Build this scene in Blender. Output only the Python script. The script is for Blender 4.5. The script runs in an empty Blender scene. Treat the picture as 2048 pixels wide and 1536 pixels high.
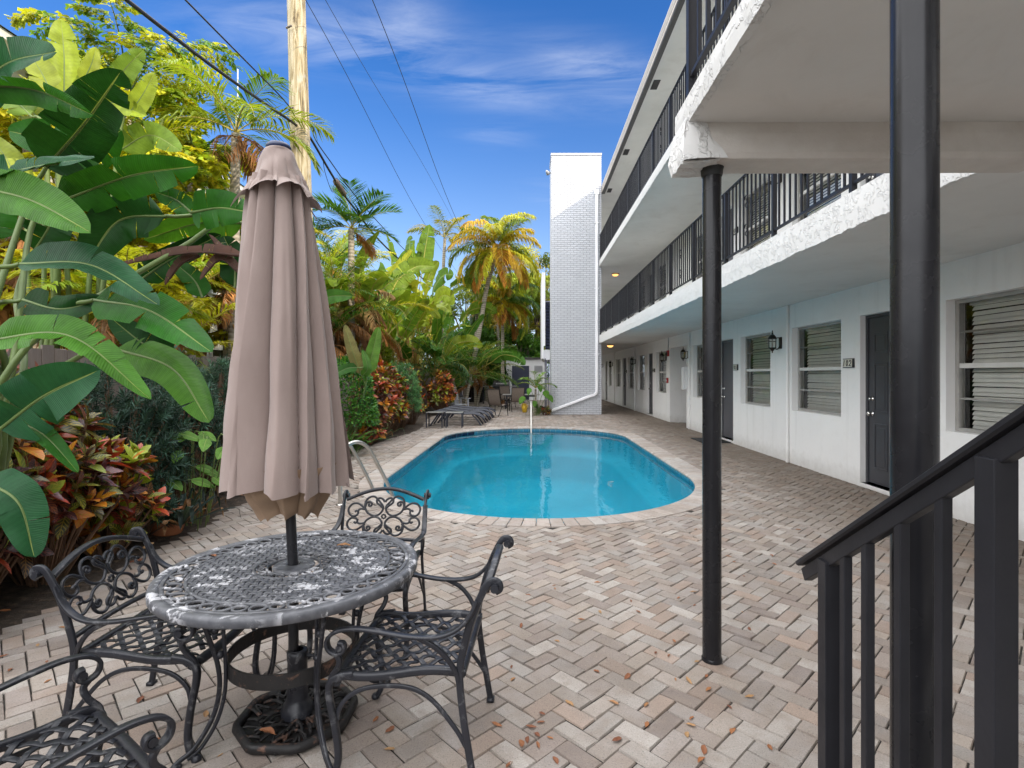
import bpy, bmesh, math, random
import numpy as np
from mathutils import Vector, Matrix

R = math.radians
S = bpy.context.scene
COL = S.collection
rnd = random.Random(7)
nr = np.random.default_rng(11)

# ------------------------------------------------------------------ camera
EYE, FPX = 1.45, 1080.0
cam_d = bpy.data.cameras.new("camera")
cam = bpy.data.objects.new("camera", cam_d)
COL.objects.link(cam)
cam.location = (0, 0, EYE)
cam.rotation_euler = (R(90), 0, 0)
cam_d.sensor_width = 36.0
cam_d.lens = 36.0 * FPX / 2048
cam_d.shift_x = -35 / 2048
cam_d.shift_y = -18 / 2048
cam_d.clip_start = 0.02
cam_d.clip_end = 2000
S.camera = cam

# ------------------------------------------------------------------ light
SUN = Vector((1.0, -0.68, 0.684)).normalized()       # towards the sun: low, behind the camera, over the flats
sd = bpy.data.lights.new("sun", 'SUN')
sd.energy = 2.6
sd.angle = R(0.5)
sd.color = (1.0, 0.86, 0.66)
so = bpy.data.objects.new("sun", sd)
COL.objects.link(so)
so.rotation_euler = SUN.to_track_quat('Z', 'Y').to_euler()
so.location = (30, -20, 30)

wd = bpy.data.worlds.new("World")
S.world = wd
wd.use_nodes = True
wn, wl = wd.node_tree.nodes, wd.node_tree.links
wn.clear()
SKY_STRENGTH = 0.108
def wnode(t, **k):
    n = wn.new(t)
    for a, b in k.items():
        setattr(n, a, b)
    return n
def wmath(op, a, b=None, clamp=False):
    n = wnode('ShaderNodeMath', operation=op, use_clamp=clamp)
    for i, v in enumerate((a, b)):
        if v is None: continue
        if isinstance(v, (int, float)): n.inputs[i].default_value = v
        else: wl.new(v, n.inputs[i])
    return n.outputs[0]
sky = wnode('ShaderNodeTexSky', sky_type='NISHITA', sun_disc=False)
sky.sun_elevation = math.asin(SUN.z)
sky.sun_rotation = math.atan2(SUN.x, SUN.y)
sky.air_density = 1.0; sky.dust_density = 0.6; sky.ozone_density = 3.0
hsv = wnode('ShaderNodeHueSaturation')
hsv.inputs['Saturation'].default_value = 1.32
hsv.inputs['Value'].default_value = 1.0; hsv.inputs['Hue'].default_value = 0.512
wl.new(sky.outputs[0], hsv.inputs['Color'])
tc = wnode('ShaderNodeTexCoord')
sep = wnode('ShaderNodeSeparateXYZ')
wl.new(tc.outputs['Generated'], sep.inputs[0])
gx, gy, gz = sep.outputs
# thin cirrus: noise on a high cloud plane, gathered into a few wisps low in the north, and reused for the added fill below
zc = wmath('MAXIMUM', gz, 0.05)
comb = wnode('ShaderNodeCombineXYZ')
wl.new(wmath('DIVIDE', gx, zc), comb.inputs[0]); wl.new(wmath('DIVIDE', gy, zc), comb.inputs[1])
mp = wnode('ShaderNodeMapping'); mp.inputs['Rotation'].default_value = (0, 0, R(62)); mp.inputs['Scale'].default_value = (0.9, 3.2, 1)
wl.new(comb.outputs[0], mp.inputs[0])
nz = wnode('ShaderNodeTexNoise'); nz.inputs['Scale'].default_value = 1.5; nz.inputs['Detail'].default_value = 9; nz.inputs['Roughness'].default_value = 0.62
nz.inputs['Distortion'].default_value = 0.7
wl.new(mp.outputs[0], nz.inputs['Vector'])
yc = wmath('MAXIMUM', gy, 0.05)
comb2 = wnode('ShaderNodeCombineXYZ')
wl.new(wmath('DIVIDE', gx, yc), comb2.inputs[0]); wl.new(wmath('DIVIDE', gz, yc), comb2.inputs[1])
mask = None
for (u, v, su, sv, rot, amp) in [(-.36, .63, .26, .055, 8, 1.0), (-.13, .545, .16, .035, 12, .85), (.12, .565, .12, .05, 12, 1.1), (-.06, .445, .07, .02, 5, .4), (.05, .34, .05, .02, 5, .5), (-.22,.68,.06,.05,0,.5)]:
    m2 = wnode('ShaderNodeMapping', vector_type='TEXTURE')
    m2.inputs['Location'].default_value = (u, v, 0); m2.inputs['Rotation'].default_value = (0, 0, R(-rot)); m2.inputs['Scale'].default_value = (su, sv, 1)
    wl.new(comb2.outputs[0], m2.inputs[0])
    ln = wnode('ShaderNodeVectorMath', operation='LENGTH'); wl.new(m2.outputs[0], ln.inputs[0])
    g = wmath('MULTIPLY', wmath('POWER', 2.718, wmath('MULTIPLY', wmath('MULTIPLY', ln.outputs['Value'], ln.outputs['Value']), -1.0)), amp)
    mask = g if mask is None else wmath('ADD', mask, g)
mask = wmath('MULTIPLY', mask, wmath('GREATER_THAN', gy, 0.06))
wisp = wmath('MULTIPLY', wmath('MULTIPLY', wmath('SUBTRACT', nz.outputs['Fac'], 0.36, True), 2.3), mask, True)
# added unseen fill: bright sky overhead and westward, lifts shaded walls and deck
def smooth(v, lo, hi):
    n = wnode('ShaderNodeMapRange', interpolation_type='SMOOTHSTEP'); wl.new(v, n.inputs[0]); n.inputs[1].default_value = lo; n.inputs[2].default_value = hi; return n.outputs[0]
west_fill = wmath('MULTIPLY', smooth(wmath('MULTIPLY', wmath('ADD', gx, wmath('MULTIPLY', gy, .95)), -1.0), .06, .30), smooth(gz, 0.04, .16))
fill_mask = wmath('MAXIMUM', smooth(gz, .60, .80), west_fill)
fill_sky = wmath('MULTIPLY', fill_mask, wmath('ADD', 0.5, wmath('MULTIPLY', nz.outputs['Fac'], 0.7)), True)
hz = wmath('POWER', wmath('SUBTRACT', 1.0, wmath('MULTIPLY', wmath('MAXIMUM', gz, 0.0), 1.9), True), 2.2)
mixh = wnode('ShaderNodeMix', data_type='RGBA')
wl.new(wmath('MULTIPLY', hz, .9), mixh.inputs[0]); wl.new(hsv.outputs[0], mixh.inputs[6]); mixh.inputs[7].default_value = (3.5, 4.1, 4.95, 1)
mixw = wnode('ShaderNodeMix', data_type='RGBA')
wl.new(wmath('MULTIPLY', wisp, 0.62), mixw.inputs[0]); wl.new(mixh.outputs[2], mixw.inputs[6]); mixw.inputs[7].default_value = (4.6, 4.9, 5.6, 1)
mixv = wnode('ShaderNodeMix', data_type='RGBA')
wl.new(fill_sky, mixv.inputs[0]); wl.new(mixw.outputs[2], mixv.inputs[6]); mixv.inputs[7].default_value = (21.0, 21.0, 21.3, 1)
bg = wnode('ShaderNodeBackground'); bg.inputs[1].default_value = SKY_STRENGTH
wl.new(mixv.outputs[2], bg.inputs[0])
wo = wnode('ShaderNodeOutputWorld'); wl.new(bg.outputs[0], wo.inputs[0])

S.view_settings.view_transform = 'Standard'
S.view_settings.look = 'None'
S.view_settings.gamma = 1.0
S.view_settings.exposure = 1.0
S.cycles.max_bounces = 8
S.cycles.transparent_max_bounces = 12
S.cycles.use_denoising = True
S.cycles.sample_clamp_indirect = 6.0

# ------------------------------------------------------------------ materials
def lin(r, g, b):
    f = lambda c: (c / 255 / 12.92) if c / 255 <= 0.04045 else ((c / 255 + 0.055) / 1.055) ** 2.4
    return (f(r), f(g), f(b))

class Mat:
    def __init__(s, name, base=(.5, .5, .5), rough=.6, metal=0.0, spec=.5):
        s.m = bpy.data.materials.new(name); s.m.use_nodes = True
        s.n, s.l = s.m.node_tree.nodes, s.m.node_tree.links
        s.p = s.n['Principled BSDF']; s.out = s.n['Material Output']
        s.p.inputs['Base Color'].default_value = (*base, 1)
        s.p.inputs['Roughness'].default_value = rough
        s.p.inputs['Metallic'].default_value = metal
        s.p.inputs['Specular IOR Level'].default_value = spec
        s.base = base
    def node(s, t, **k):
        n = s.n.new(t)
        for a, b in k.items(): setattr(n, a, b)
        return n
    def math(s, op, a, b=None, clamp=False):
        n = s.node('ShaderNodeMath', operation=op, use_clamp=clamp)
        for i, v in enumerate((a, b)):
            if v is None: continue
            if isinstance(v, (int, float)): n.inputs[i].default_value = v
            else: s.l.new(v, n.inputs[i])
        return n.outputs[0]
    def coords(s, scale=(1, 1, 1), rot=(0, 0, 0), kind='Object'):
        t = s.node('ShaderNodeTexCoord'); m = s.node('ShaderNodeMapping')
        m.inputs['Scale'].default_value = scale; m.inputs['Rotation'].default_value = rot
        if kind == 'World':
            g = s.node('ShaderNodeNewGeometry'); s.l.new(g.outputs['Position'], m.inputs[0])
        else: s.l.new(t.outputs[kind], m.inputs[0])
        return m.outputs[0]
    def noise(s, scale=5, detail=4, rough=.55, vec=None, dist=0):
        n = s.node('ShaderNodeTexNoise')
        n.inputs['Scale'].default_value = scale; n.inputs['Detail'].default_value = detail
        n.inputs['Roughness'].default_value = rough; n.inputs['Distortion'].default_value = dist
        s.l.new(vec if vec is not None else s.coords(), n.inputs['Vector'])
        return n.outputs['Fac']
    def ramp(s, fac, stops):
        n = s.node('ShaderNodeValToRGB'); e = n.color_ramp.elements
        while len(e) < len(stops): e.new(.5)
        for i, (p, c) in enumerate(stops):
            e[i].position = p
            e[i].color = (*c, 1) if not isinstance(c, (int, float)) else (c, c, c, 1)
        s.l.new(fac, n.inputs[0]); return n.outputs[0]
    def mix(s, fac, a, b, mode='MIX'):
        n = s.node('ShaderNodeMix', data_type='RGBA', blend_type=mode)
        for i, v in ((0, fac), (6, a), (7, b)):
            if isinstance(v, (int, float)): n.inputs[i].default_value = v
            elif isinstance(v, tuple): n.inputs[i].default_value = (*v[:3], 1)
            else: s.l.new(v, n.inputs[i])
        return n.outputs[2]
    def attr(s, name, out='Color'):
        n = s.node('ShaderNodeAttribute'); n.attribute_name = name; return n.outputs[out]
    def color(s, c): s.l.new(c, s.p.inputs['Base Color']); return s
    def rough(s, c): s.l.new(c, s.p.inputs['Roughness']); return s
    def bump(s, h, strength=.3, dist=.01):
        b = s.node('ShaderNodeBump'); b.inputs['Strength'].default_value = strength; b.inputs['Distance'].default_value = dist
        s.l.new(h, b.inputs['Height']); s.l.new(b.outputs[0], s.p.inputs['Normal']); return s
    def vary(s, amt=.12, scale=3, detail=5, vec=None):
        f = s.noise(scale, detail, vec=vec)
        a = tuple(c * (1 - amt) for c in s.base); b = tuple(min(1, c * (1 + amt)) for c in s.base)
        return s.color(s.ramp(f, [(.3, a), (.7, b)]))
    def translucent(s, colsock, fac=.35):
        t = s.node('ShaderNodeBsdfTranslucent'); s.l.new(colsock, t.inputs[0])
        m = s.node('ShaderNodeMixShader'); m.inputs[0].default_value = fac
        s.l.new(s.p.outputs[0], m.inputs[1]); s.l.new(t.outputs[0], m.inputs[2]); s.l.new(m.outputs[0], s.out.inputs[0]); return s

M = {}
def simple(name, base, rough=.6, metal=0, vary=.08, vs=3, bump=0, bs=60, spec=.5):
    a = Mat(name, base, rough, metal, spec)
    if vary: a.vary(vary, vs)
    if bump: a.bump(a.noise(bs, 4), bump, .004)
    M[name] = a.m
    return a

# painted stucco wall with faint roller texture and grime near the ground
a = Mat('white_wall', (.74, .735, .71), .75)
w = a.coords(kind='World')
g1 = a.noise(.9, 6, .6, w); g2 = a.noise(9, 5, .6, w)
c = a.ramp(g1, [(.3, (.77, .765, .755)), (.7, (.82, .815, .80))])
a.color(a.mix(a.math('MULTIPLY', a.ramp(g2, [(.55, 0.), (.8, 1.)]), .18), c, (.58, .56, .52)))
sz_ = a.node('ShaderNodeSeparateXYZ'); a.l.new(w, sz_.inputs[0])
foot = a.ramp(a.math('ADD', sz_.outputs[2], a.math('MULTIPLY', g2, .35)), [(.17, 1.), (.42, 0.)])
streak = a.ramp(a.noise(3, 5, .6, a.coords((2.2, 2.2, .12), kind='World')), [(.56, 0.), (.74, 1.)])
c0 = a.p.inputs['Base Color'].links[0].from_socket
c1 = a.mix(a.math('MULTIPLY', foot, .48), c0, (.40, .37, .33)); c1 = a.mix(a.math('MULTIPLY', streak, .22), c1, (.50, .49, .46)); a.color(c1)
a.bump(a.noise(70, 3, .6, w), .25, .004); M['white_wall'] = a.m
# rough knock-down stucco on slab edges
a = Mat('stucco', (.76, .755, .74), .8)
w = a.coords(kind='World')
n1 = a.noise(11, 4, .55, w, .9); n2 = a.noise(90, 3, .6, w); n3 = a.noise(34, 4, .6, w, .5)
pl = a.math('MULTIPLY', a.ramp(n1, [(.50, 0.), (.54, 1.)]), a.ramp(n3, [(.40, 0.), (.5, 1.)]))
a.color(a.mix(a.math('MULTIPLY', a.noise(1.6, 6, .6, w), .5), (.69, .685, .67), (.57, .562, .54)))
a.bump(a.math('ADD', pl, a.math('MULTIPLY', n2, .12)), .8, .007); M['stucco'] = a.m
a = Mat('soffit_paint', (.63, .62, .595), .8)
w = a.coords(kind='World')
a.color(a.mix(a.math('MULTIPLY', a.ramp(a.noise(1.7, 8, .68, w, .8), [(.52, 0.), (.70, 1.)]), .30), a.ramp(a.noise(.8, 6, .6, w), [(.3, (.60, .59, .565)), (.7, (.70, .69, .665))]), (.46, .43, .39))); a.bump(a.noise(45, 3, .6, w), .2, .004); M['soffit_paint'] = a.m
a = Mat('concrete_beam', (.58, .545, .50), .85)
w = a.coords(kind='World')
a.color(a.ramp(a.noise(2.2, 7, .65, w), [(.3, (.50, .455, .41)), (.7, (.64, .61, .57))])); a.bump(a.noise(30, 5, .6, w), .4, .008); M['concrete_beam'] = a.m
# painted brick
a = Mat('painted_brick', (.78, .78, .79), .6)
t = a.node('ShaderNodeTexCoord'); sp = a.node('ShaderNodeSeparateXYZ'); a.l.new(t.outputs['Object'], sp.inputs[0])
cb = a.node('ShaderNodeCombineXYZ'); a.l.new(a.math('ADD', sp.outputs[0], sp.outputs[1]), cb.inputs[0]); a.l.new(sp.outputs[2], cb.inputs[1])
b = a.node('ShaderNodeTexBrick'); a.l.new(cb.outputs[0], b.inputs['Vector'])
b.inputs['Scale'].default_value = 1.0; b.inputs['Brick Width'].default_value = .235; b.inputs['Row Height'].default_value = .076; b.inputs['Mortar Size'].default_value = .0095; b.inputs['Mortar Smooth'].default_value = .3
b.inputs['Color1'].default_value = (.585, .60, .63, 1); b.inputs['Color2'].default_value = (.535, .55, .585, 1); b.inputs['Mortar'].default_value = (.33, .34, .37, 1)
a.color(a.mix(.25, b.outputs['Color'], a.ramp(a.noise(1.2, 6), [(.3, (.6, .6, .61)), (.7, (.85, .85, .86))]), 'MULTIPLY'))
a.bump(a.math('ADD', a.math('SUBTRACT', 1., b.outputs['Fac']), a.math('MULTIPLY', a.noise(40, 3), .25)), .8, .012); M['painted_brick'] = a.m

def dark_paint(name, base, rough=.3, wear=(.30, .28, .27), wearamt=.0, bump=.25, bs=28, spec=.4):
    a = Mat(name, base, rough, 0, spec)
    n1 = a.noise(5, 6, .6)
    c = a.ramp(n1, [(.3, tuple(x * .8 for x in base)), (.7, tuple(x * 1.25 for x in base))])
    if wearamt:
        n2 = a.noise(18, 8, .7, dist=.4)
        c = a.mix(a.math('MULTIPLY', a.ramp(n2, [(.56, 0.), (.66, 1.)]), wearamt), c, wear)
    a.color(c); a.rough(a.ramp(a.noise(9, 4), [(.3, rough * .8), (.7, rough * 1.35)]))
    a.bump(a.noise(bs, 3), bump, .003); M[name] = a.m
dark_paint('charcoal_paint', (.014, .014, .016), .3, spec=.4)
dark_paint('column_paint', (.012, .012, .014), .24, bump=.15, bs=16, spec=.3)
dark_paint('cast_metal', (.016, .017, .022), .34, (.17, .17, .175), .5, .35, 60)
dark_paint('rusty_iron', (.013, .012, .012), .55, (.17, .09, .06), .75, .6, 50)
dark_paint('rail_paint', (.016, .016, .019), .38, bump=.2, spec=.22)
a = Mat('table_metal', (.05, .052, .06), .5)
n = a.noise(15, 9, .68, dist=.5); n3 = a.noise(4.2, 3)
f = a.math('MULTIPLY', a.ramp(n, [(.53, 0.), (.575, 1.)]), a.ramp(n3, [(.38, 0.), (.54, 1.)]))
a.color(a.mix(f, a.ramp(a.noise(25, 4), [(.3, (.050, .052, .060)), (.75, (.13, .133, .145))]), (.46, .46, .48)))
a.rough(a.ramp(n, [(.3, .35), (.7, .65)])); a.bump(a.math('ADD', f, a.math('MULTIPLY', a.noise(70, 3), .4)), .35, .003); M['table_metal'] = a.m
simple('steel', (.55, .53, .50), .32, 1.0, .1)
simple('door_paint', (.048, .049, .056), .38, 0, .12, 4, .1)
simple('screen_door', (.075, .074, .085), .5, 0, .15, 2)
simple('window_frame_metal', (.36, .35, .33), .45, .2, .12, 6)
simple('pale_frame', (.62, .61, .585), .5, 0, .08, 6)
simple('blind_slat', (.86, .85, .82), .5, 0, .06, 5)
simple('dark_interior', (.02, .02, .022), .9, 0, 0)
simple('knob_metal', (.72, .71, .68), .18, 1.0, 0)
simple('bronze', (.028, .024, .020), .42, .6, .25, 14)
simple('black_plastic', (.018, .018, .020), .45, 0, .15, 8)
simple('tile_ivory', (.62, .60, .52), .4, 0, .06)
simple('ink_black', (.012, .012, .012), .5, 0, 0)
simple('red_plastic', (.36, .02, .02), .35, 0, .1)
simple('white_plastic', (.72, .72, .72), .4, 0, .05)
simple('gutter_tan', (.55, .49, .43), .5, 0, .08)
simple('gutter_dark', (.055, .052, .052), .6, 0, .1)
simple('roof_gravel', (.35, .33, .31), .9, 0, .2, 20)
simple('mat_rubber', (.018, .018, .018), .9, 0, .3, 40, .8, 200)
simple('navy_tile', (.012, .018, .055), .25, 0, .2, 20)
simple('sling_brown', (.17, .135, .11), .7, 0, .15, 25)
simple('sling_dark', (.030, .033, .048), .6, 0, .15, 25)
simple('lounger_frame', (.022, .025, .038), .4, 0, .15, 12)
simple('grill_black', (.012, .012, .014), .22, 0, .1, 8)
simple('grill_steel', (.35, .34, .33), .35, .9, .1, 8)
simple('resin_grey', (.33, .34, .37), .55, 0, .1, 12)
simple('yellow_glaze', (.48, .30, .015), .35, 0, .25, 10)
simple('terracotta', (.36, .13, .055), .75, 0, .2, 12, .2)
simple('blue_door', (.020, .026, .060), .45, 0, .1, 4)
simple('shed_wall', (.84, .84, .86), .7, 0, .06, 2)
simple('house_wall', (.70, .665, .58), .8, 0, .08, 1.2, .3, 40)
simple('house_trim', (.66, .65, .62), .6, 0, .08)
simple('house_roof', (.20, .205, .215), .8, 0, .2, 4)
simple('shutter_grey', (.30, .31, .33), .6, 0, .1)
simple('wire_black', (.012, .012, .013), .55, 0, 0)
simple('insulator', (.10, .075, .06), .5, 0, .3, 30)
a = Mat('glass', (.9, .9, .9), .02)
gl = a.node('ShaderNodeBsdfGlossy'); gl.inputs['Roughness'].default_value = .015
tr = a.node('ShaderNodeBsdfTransparent'); tr.inputs[0].default_value = (.95, .96, .95, 1)
fr = a.node('ShaderNodeFresnel'); fr.inputs[0].default_value = 1.62
bmp = a.node('ShaderNodeBump'); bmp.inputs['Strength'].default_value = .05; bmp.inputs['Distance'].default_value = .02
a.l.new(a.noise(2.5, 2, vec=a.coords(kind='World')), bmp.inputs['Height']); a.l.new(bmp.outputs[0], gl.inputs['Normal'])
mx = a.node('ShaderNodeMixShader'); a.l.new(fr.outputs[0], mx.inputs[0]); a.l.new(tr.outputs[0], mx.inputs[1]); a.l.new(gl.outputs[0], mx.inputs[2])
a.l.new(mx.outputs[0], a.out.inputs[0]); M['glass'] = a.m
def emit(name, col, strength):
    a = Mat(name, col, .4); a.p.inputs['Emission Color'].default_value = (*col, 1); a.p.inputs['Emission Strength'].default_value = strength; M[name] = a.m
emit('lamp_amber', (1.0, .52, .16), .9)
# weathered pole wood
a = Mat('pole_wood', (.42, .36, .25), .85)
v = a.coords((1, 1, .07)); n1 = a.noise(16, 8, .65, v, .8); n2 = a.noise(4, 5, .6, a.coords((1, 1, .4)))
c = a.ramp(n1, [(.36, (.09, .065, .035)), (.46, (.30, .24, .13)), (.58, (.47, .41, .29))])
a.color(a.mix(a.math('MULTIPLY', a.ramp(n2, [(.55, 0.), (.7, 1.)]), .7), c, (.46, .47, .44))); a.bump(n1, .9, .02); M['pole_wood'] = a.m
a = Mat('fence_wood', (.20, .15, .115), .9)
v = a.coords((1, 1, .12)); n1 = a.noise(20, 7, .65, v, .4)
a.color(a.mix(a.noise(1.3, 4), a.ramp(n1, [(.3, (.07, .05, .04)), (.7, (.22, .165, .13))]), (.20, .17, .15))); a.bump(n1, .7, .01); M['fence_wood'] = a.m
a = Mat('palm_trunk', (.36, .31, .24), .9)
v = a.coords((1, 1, 1)); wv = a.node('ShaderNodeTexWave', wave_type='BANDS', bands_direction='Z'); wv.inputs['Scale'].default_value = 3.2; wv.inputs['Distortion'].default_value = 1.2; wv.inputs['Detail'].default_value = 3
a.l.new(v, wv.inputs['Vector'])
a.color(a.mix(a.noise(6, 6), a.ramp(wv.outputs['Fac'], [(.1, (.17, .135, .095)), (.5, (.40, .35, .28))]), (.33, .30, .24))); a.bump(wv.outputs['Fac'], .5, .02); M['palm_trunk'] = a.m
simple('bark', (.13, .10, .075), .9, 0, .3, 9, .5, 20)
simple('stem_green', (.10, .15, .035), .5, 0, .25, 5)
simple('petiole_yellow', (.34, .28, .05), .5, 0, .3, 4)
simple('twig_brown', (.15, .085, .05), .8, 0, .3, 14)
simple('dead_leaf_brown', (.30, .15, .075), .75, 0, .4, 9, .4, 30)
a = Mat('dry_leaf', (.30, .12, .045), .7); oi = a.node('ShaderNodeObjectInfo'); a.color(a.mix(a.noise(14, 4), a.ramp(oi.outputs['Random'], [(0., (.10, .035, .02)), (.5, (.17, .055, .022)), (1., (.24, .12, .05))]), a.ramp(oi.outputs['Random'], [(0., (.22, .075, .03)), (.5, (.38, .16, .05)), (1., (.42, .27, .12))]))); M['dry_leaf'] = a.m
# soil and mulch
a = Mat('soil', (.06, .045, .035), .95)
n1 = a.noise(14, 8, .7, a.coords(kind='World')); a.color(a.ramp(n1, [(.3, (.018, .013, .010)), (.55, (.06, .043, .03)), (.72, (.17, .12, .075))])); a.bump(n1, 1., .04); M['soil'] = a.m
a = Mat('joint_sand', (.06, .055, .05), .95); n1 = a.noise(60, 5, .6, a.coords(kind='World')); a.color(a.ramp(n1, [(.3, (.018, .016, .014)), (.7, (.07, .063, .055))])); M['joint_sand'] = a.m
simple('far_ground', (.12, .13, .07), .95, 0, .3, .5)
# pavers: colour per brick from the mesh, speckle, cloudy tan blends and dirt
def paver_mat(name, dirt=.55):
    a = Mat(name, (.4, .38, .35), .8)
    w = a.coords(kind='World'); base = a.attr('Col')
    n1 = a.noise(9, 5, .6, w, .3); n2 = a.noise(170, 3, .7, w); n3 = a.noise(.55, 6, .62, w); n4 = a.noise(2.4, 6, .65, w)
    c = a.mix(a.math('MULTIPLY', a.ramp(n1, [(.46, 0.), (.66, 1.)]), .58), base, (.25, .20, .16))
    c = a.mix(a.math('MULTIPLY', a.ramp(n3, [(.45, 0.), (.68, 1.)]), dirt * .75), c, (.15, .125, .10))
    c = a.mix(a.math('MULTIPLY', a.ramp(n4, [(.50, 0.), (.74, 1.)]), .30), c, (.50, .48, .46))
    c = a.mix(1.0, c, a.ramp(n2, [(.27, .30), (.41, .90), (.60, 1.0), (.76, 1.4)]), 'MULTIPLY')
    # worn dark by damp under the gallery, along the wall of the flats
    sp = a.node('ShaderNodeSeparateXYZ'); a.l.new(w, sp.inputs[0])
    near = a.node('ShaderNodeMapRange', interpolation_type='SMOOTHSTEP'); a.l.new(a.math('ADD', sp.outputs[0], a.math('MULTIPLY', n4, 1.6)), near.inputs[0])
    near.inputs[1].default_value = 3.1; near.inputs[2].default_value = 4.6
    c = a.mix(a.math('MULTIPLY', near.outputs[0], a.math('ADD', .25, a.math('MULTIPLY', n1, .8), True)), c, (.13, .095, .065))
    a.color(c); a.bump(a.math('ADD', a.math('MULTIPLY', n2, .6), n1), .35, .006); M[name] = a.m
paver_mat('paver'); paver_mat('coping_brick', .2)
a = Mat('pool_plaster', (.16, .50, .62), .6); a.color(a.ramp(a.noise(1.1, 4, vec=a.coords(kind='World')), [(.3, (.13, .50, .58)), (.7, (.17, .57, .65))])); M['pool_plaster'] = a.m
a = Mat('pool_tile', (.05, .2, .3), .25)
t = a.node('ShaderNodeTexCoord'); b = a.node('ShaderNodeTexBrick'); a.l.new(a.attr('UVa', 'Vector'), b.inputs['Vector']); b.offset = 0
b.inputs['Scale'].default_value = 1; b.inputs['Brick Width'].default_value = .15; b.inputs['Row Height'].default_value = .15; b.inputs['Mortar Size'].default_value = .005
b.inputs['Color1'].default_value = (.05, .20, .30, 1); b.inputs['Color2'].default_value = (.08, .27, .37, 1); b.inputs['Mortar'].default_value = (.35, .42, .42, 1)
a.color(a.mix(a.ramp(a.noise(8, 5), [(.5, 0.), (.75, .6)]), b.outputs['Color'], (.22, .20, .13))); M['pool_tile'] = a.m
a = Mat('water', (.2, .6, .7), .02)
gl = a.node('ShaderNodeBsdfGlossy'); gl.inputs['Roughness'].default_value = .03
tr = a.node('ShaderNodeBsdfTransparent'); tr.inputs[0].default_value = (.31, .73, .82, 1)
fr = a.node('ShaderNodeFresnel'); fr.inputs[0].default_value = 1.33
w = a.coords((1, .45, 1), kind='World')
h = a.math('ADD', a.noise(2.6, 3, .5, w), a.math('MULTIPLY', a.noise(11, 2, .5, w), .16))
bmp = a.node('ShaderNodeBump'); bmp.inputs['Strength'].default_value = .075; bmp.inputs['Distance'].default_value = .10
a.l.new(h, bmp.inputs['Height']); a.l.new(bmp.outputs[0], gl.inputs['Normal']); a.l.new(bmp.outputs[0], fr.inputs['Normal'])
mx = a.node('ShaderNodeMixShader'); a.l.new(a.math('MULTIPLY', fr.outputs[0], .72), mx.inputs[0]); a.l.new(tr.outputs[0], mx.inputs[1]); a.l.new(gl.outputs[0], mx.inputs[2])
a.l.new(mx.outputs[0], a.out.inputs[0]); M['water'] = a.m
# umbrella cloth
a = Mat('taupe_cloth', (.33, .245, .225), .85)
w = a.coords((1, 1, .4)); n1 = a.noise(7, 5, .6, w); wv = a.noise(420, 2, .5)
a.color(a.ramp(n1, [(.3, (.262, .198, .176)), (.7, (.318, .246, .220))])); a.p.inputs['Sheen Weight'].default_value = .25
a.bump(a.math('ADD', a.math('MULTIPLY', a.noise(5, 4, .5, a.coords((1, 1, .35)), .6), 6.), wv), .35, .004); a.translucent(a.ramp(n1, [(.3, (.30, .22, .19)), (.7, (.34, .26, .23))]), .12); M['taupe_cloth'] = a.m
simple('cloth_under', (.25, .165, .105), .9, 0, .15, 9, .2, 30)

# leaves: colour carried by the mesh (Col), position on the blade in UVa
def leaf_mat(name, rough=.42, transl=.35, gain=1.0, ribs=0, spec=.5, warm=(1.25, 1.15, .45)):
    a = Mat(name, (.1, .2, .03), rough, 0, spec)
    c = a.attr('Col')
    n = a.noise(7, 4, .6, a.coords(kind='World'))
    c = a.mix(1.0, c, a.ramp(n, [(.3, .72 * gain), (.7, 1.25 * gain)]), 'MULTIPLY')
    if ribs:
        sp = a.node('ShaderNodeSeparateXYZ'); a.l.new(a.attr('UVa', 'Vector'), sp.inputs[0])
        au = a.math('ABSOLUTE', sp.outputs[0])
        wob = a.math('MULTIPLY', a.noise(3, 2, .5), .05)
        st = a.math('SINE', a.math('MULTIPLY', a.math('ADD', a.math('SUBTRACT', sp.outputs[1], a.math('MULTIPLY', au, .05)), wob), ribs))
        st2 = a.math('SINE', a.math('MULTIPLY', a.math('SUBTRACT', sp.outputs[1], a.math('MULTIPLY', au, .05)), ribs * .31))
        k = a.math('ADD', .5, a.math('ADD', a.math('MULTIPLY', st, .3), a.math('MULTIPLY', st2, .2)))
        c = a.mix(1.0, c, a.ramp(k, [(.1, .90), (.9, 1.07)]), 'MULTIPLY')
        rib = a.ramp(au, [(.025, 1.), (.055, 0.)])
        c = a.mix(a.math('MULTIPLY', rib, .75), c, (.30, .36, .11))
        edge = a.math('MULTIPLY', a.ramp(a.math('ADD', au, a.math('MULTIPLY', a.noise(9, 5), .12)), [(1.0, 0.), (1.06, 1.)]), .8)
        c = a.mix(edge, c, (.22, .15, .05))
        a.bump(a.math('SUBTRACT', k, a.math('MULTIPLY', rib, 1.5)), .30, .006)
    a.color(c)
    tcol = a.mix(1.0, c, warm, 'MULTIPLY')
    a.translucent(tcol, transl); M[name] = a.m
leaf_mat('broad_leaf', .36, .28, 1.08, 430, spec=.16)
leaf_mat('soft_leaf', .5, .42, spec=.3)
leaf_mat('small_leaf', .42, .3, spec=.35)
leaf_mat('needle_leaf', .5, .15, spec=.3)
leaf_mat('dead_foliage', .8, .25, warm=(1.2, 1.0, .7))
a = Mat('croton_leaf', (.1, .1, .03), .33)
sp = a.node('ShaderNodeSeparateXYZ'); a.l.new(a.attr('UVa', 'Vector'), sp.inputs[0])
au = a.math('ABSOLUTE', sp.outputs[0])
fr_ = a.math('FRACT', a.math('SUBTRACT', a.math('MULTIPLY', sp.outputs[1], 7.), a.math('MULTIPLY', au, 1.6)))
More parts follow.
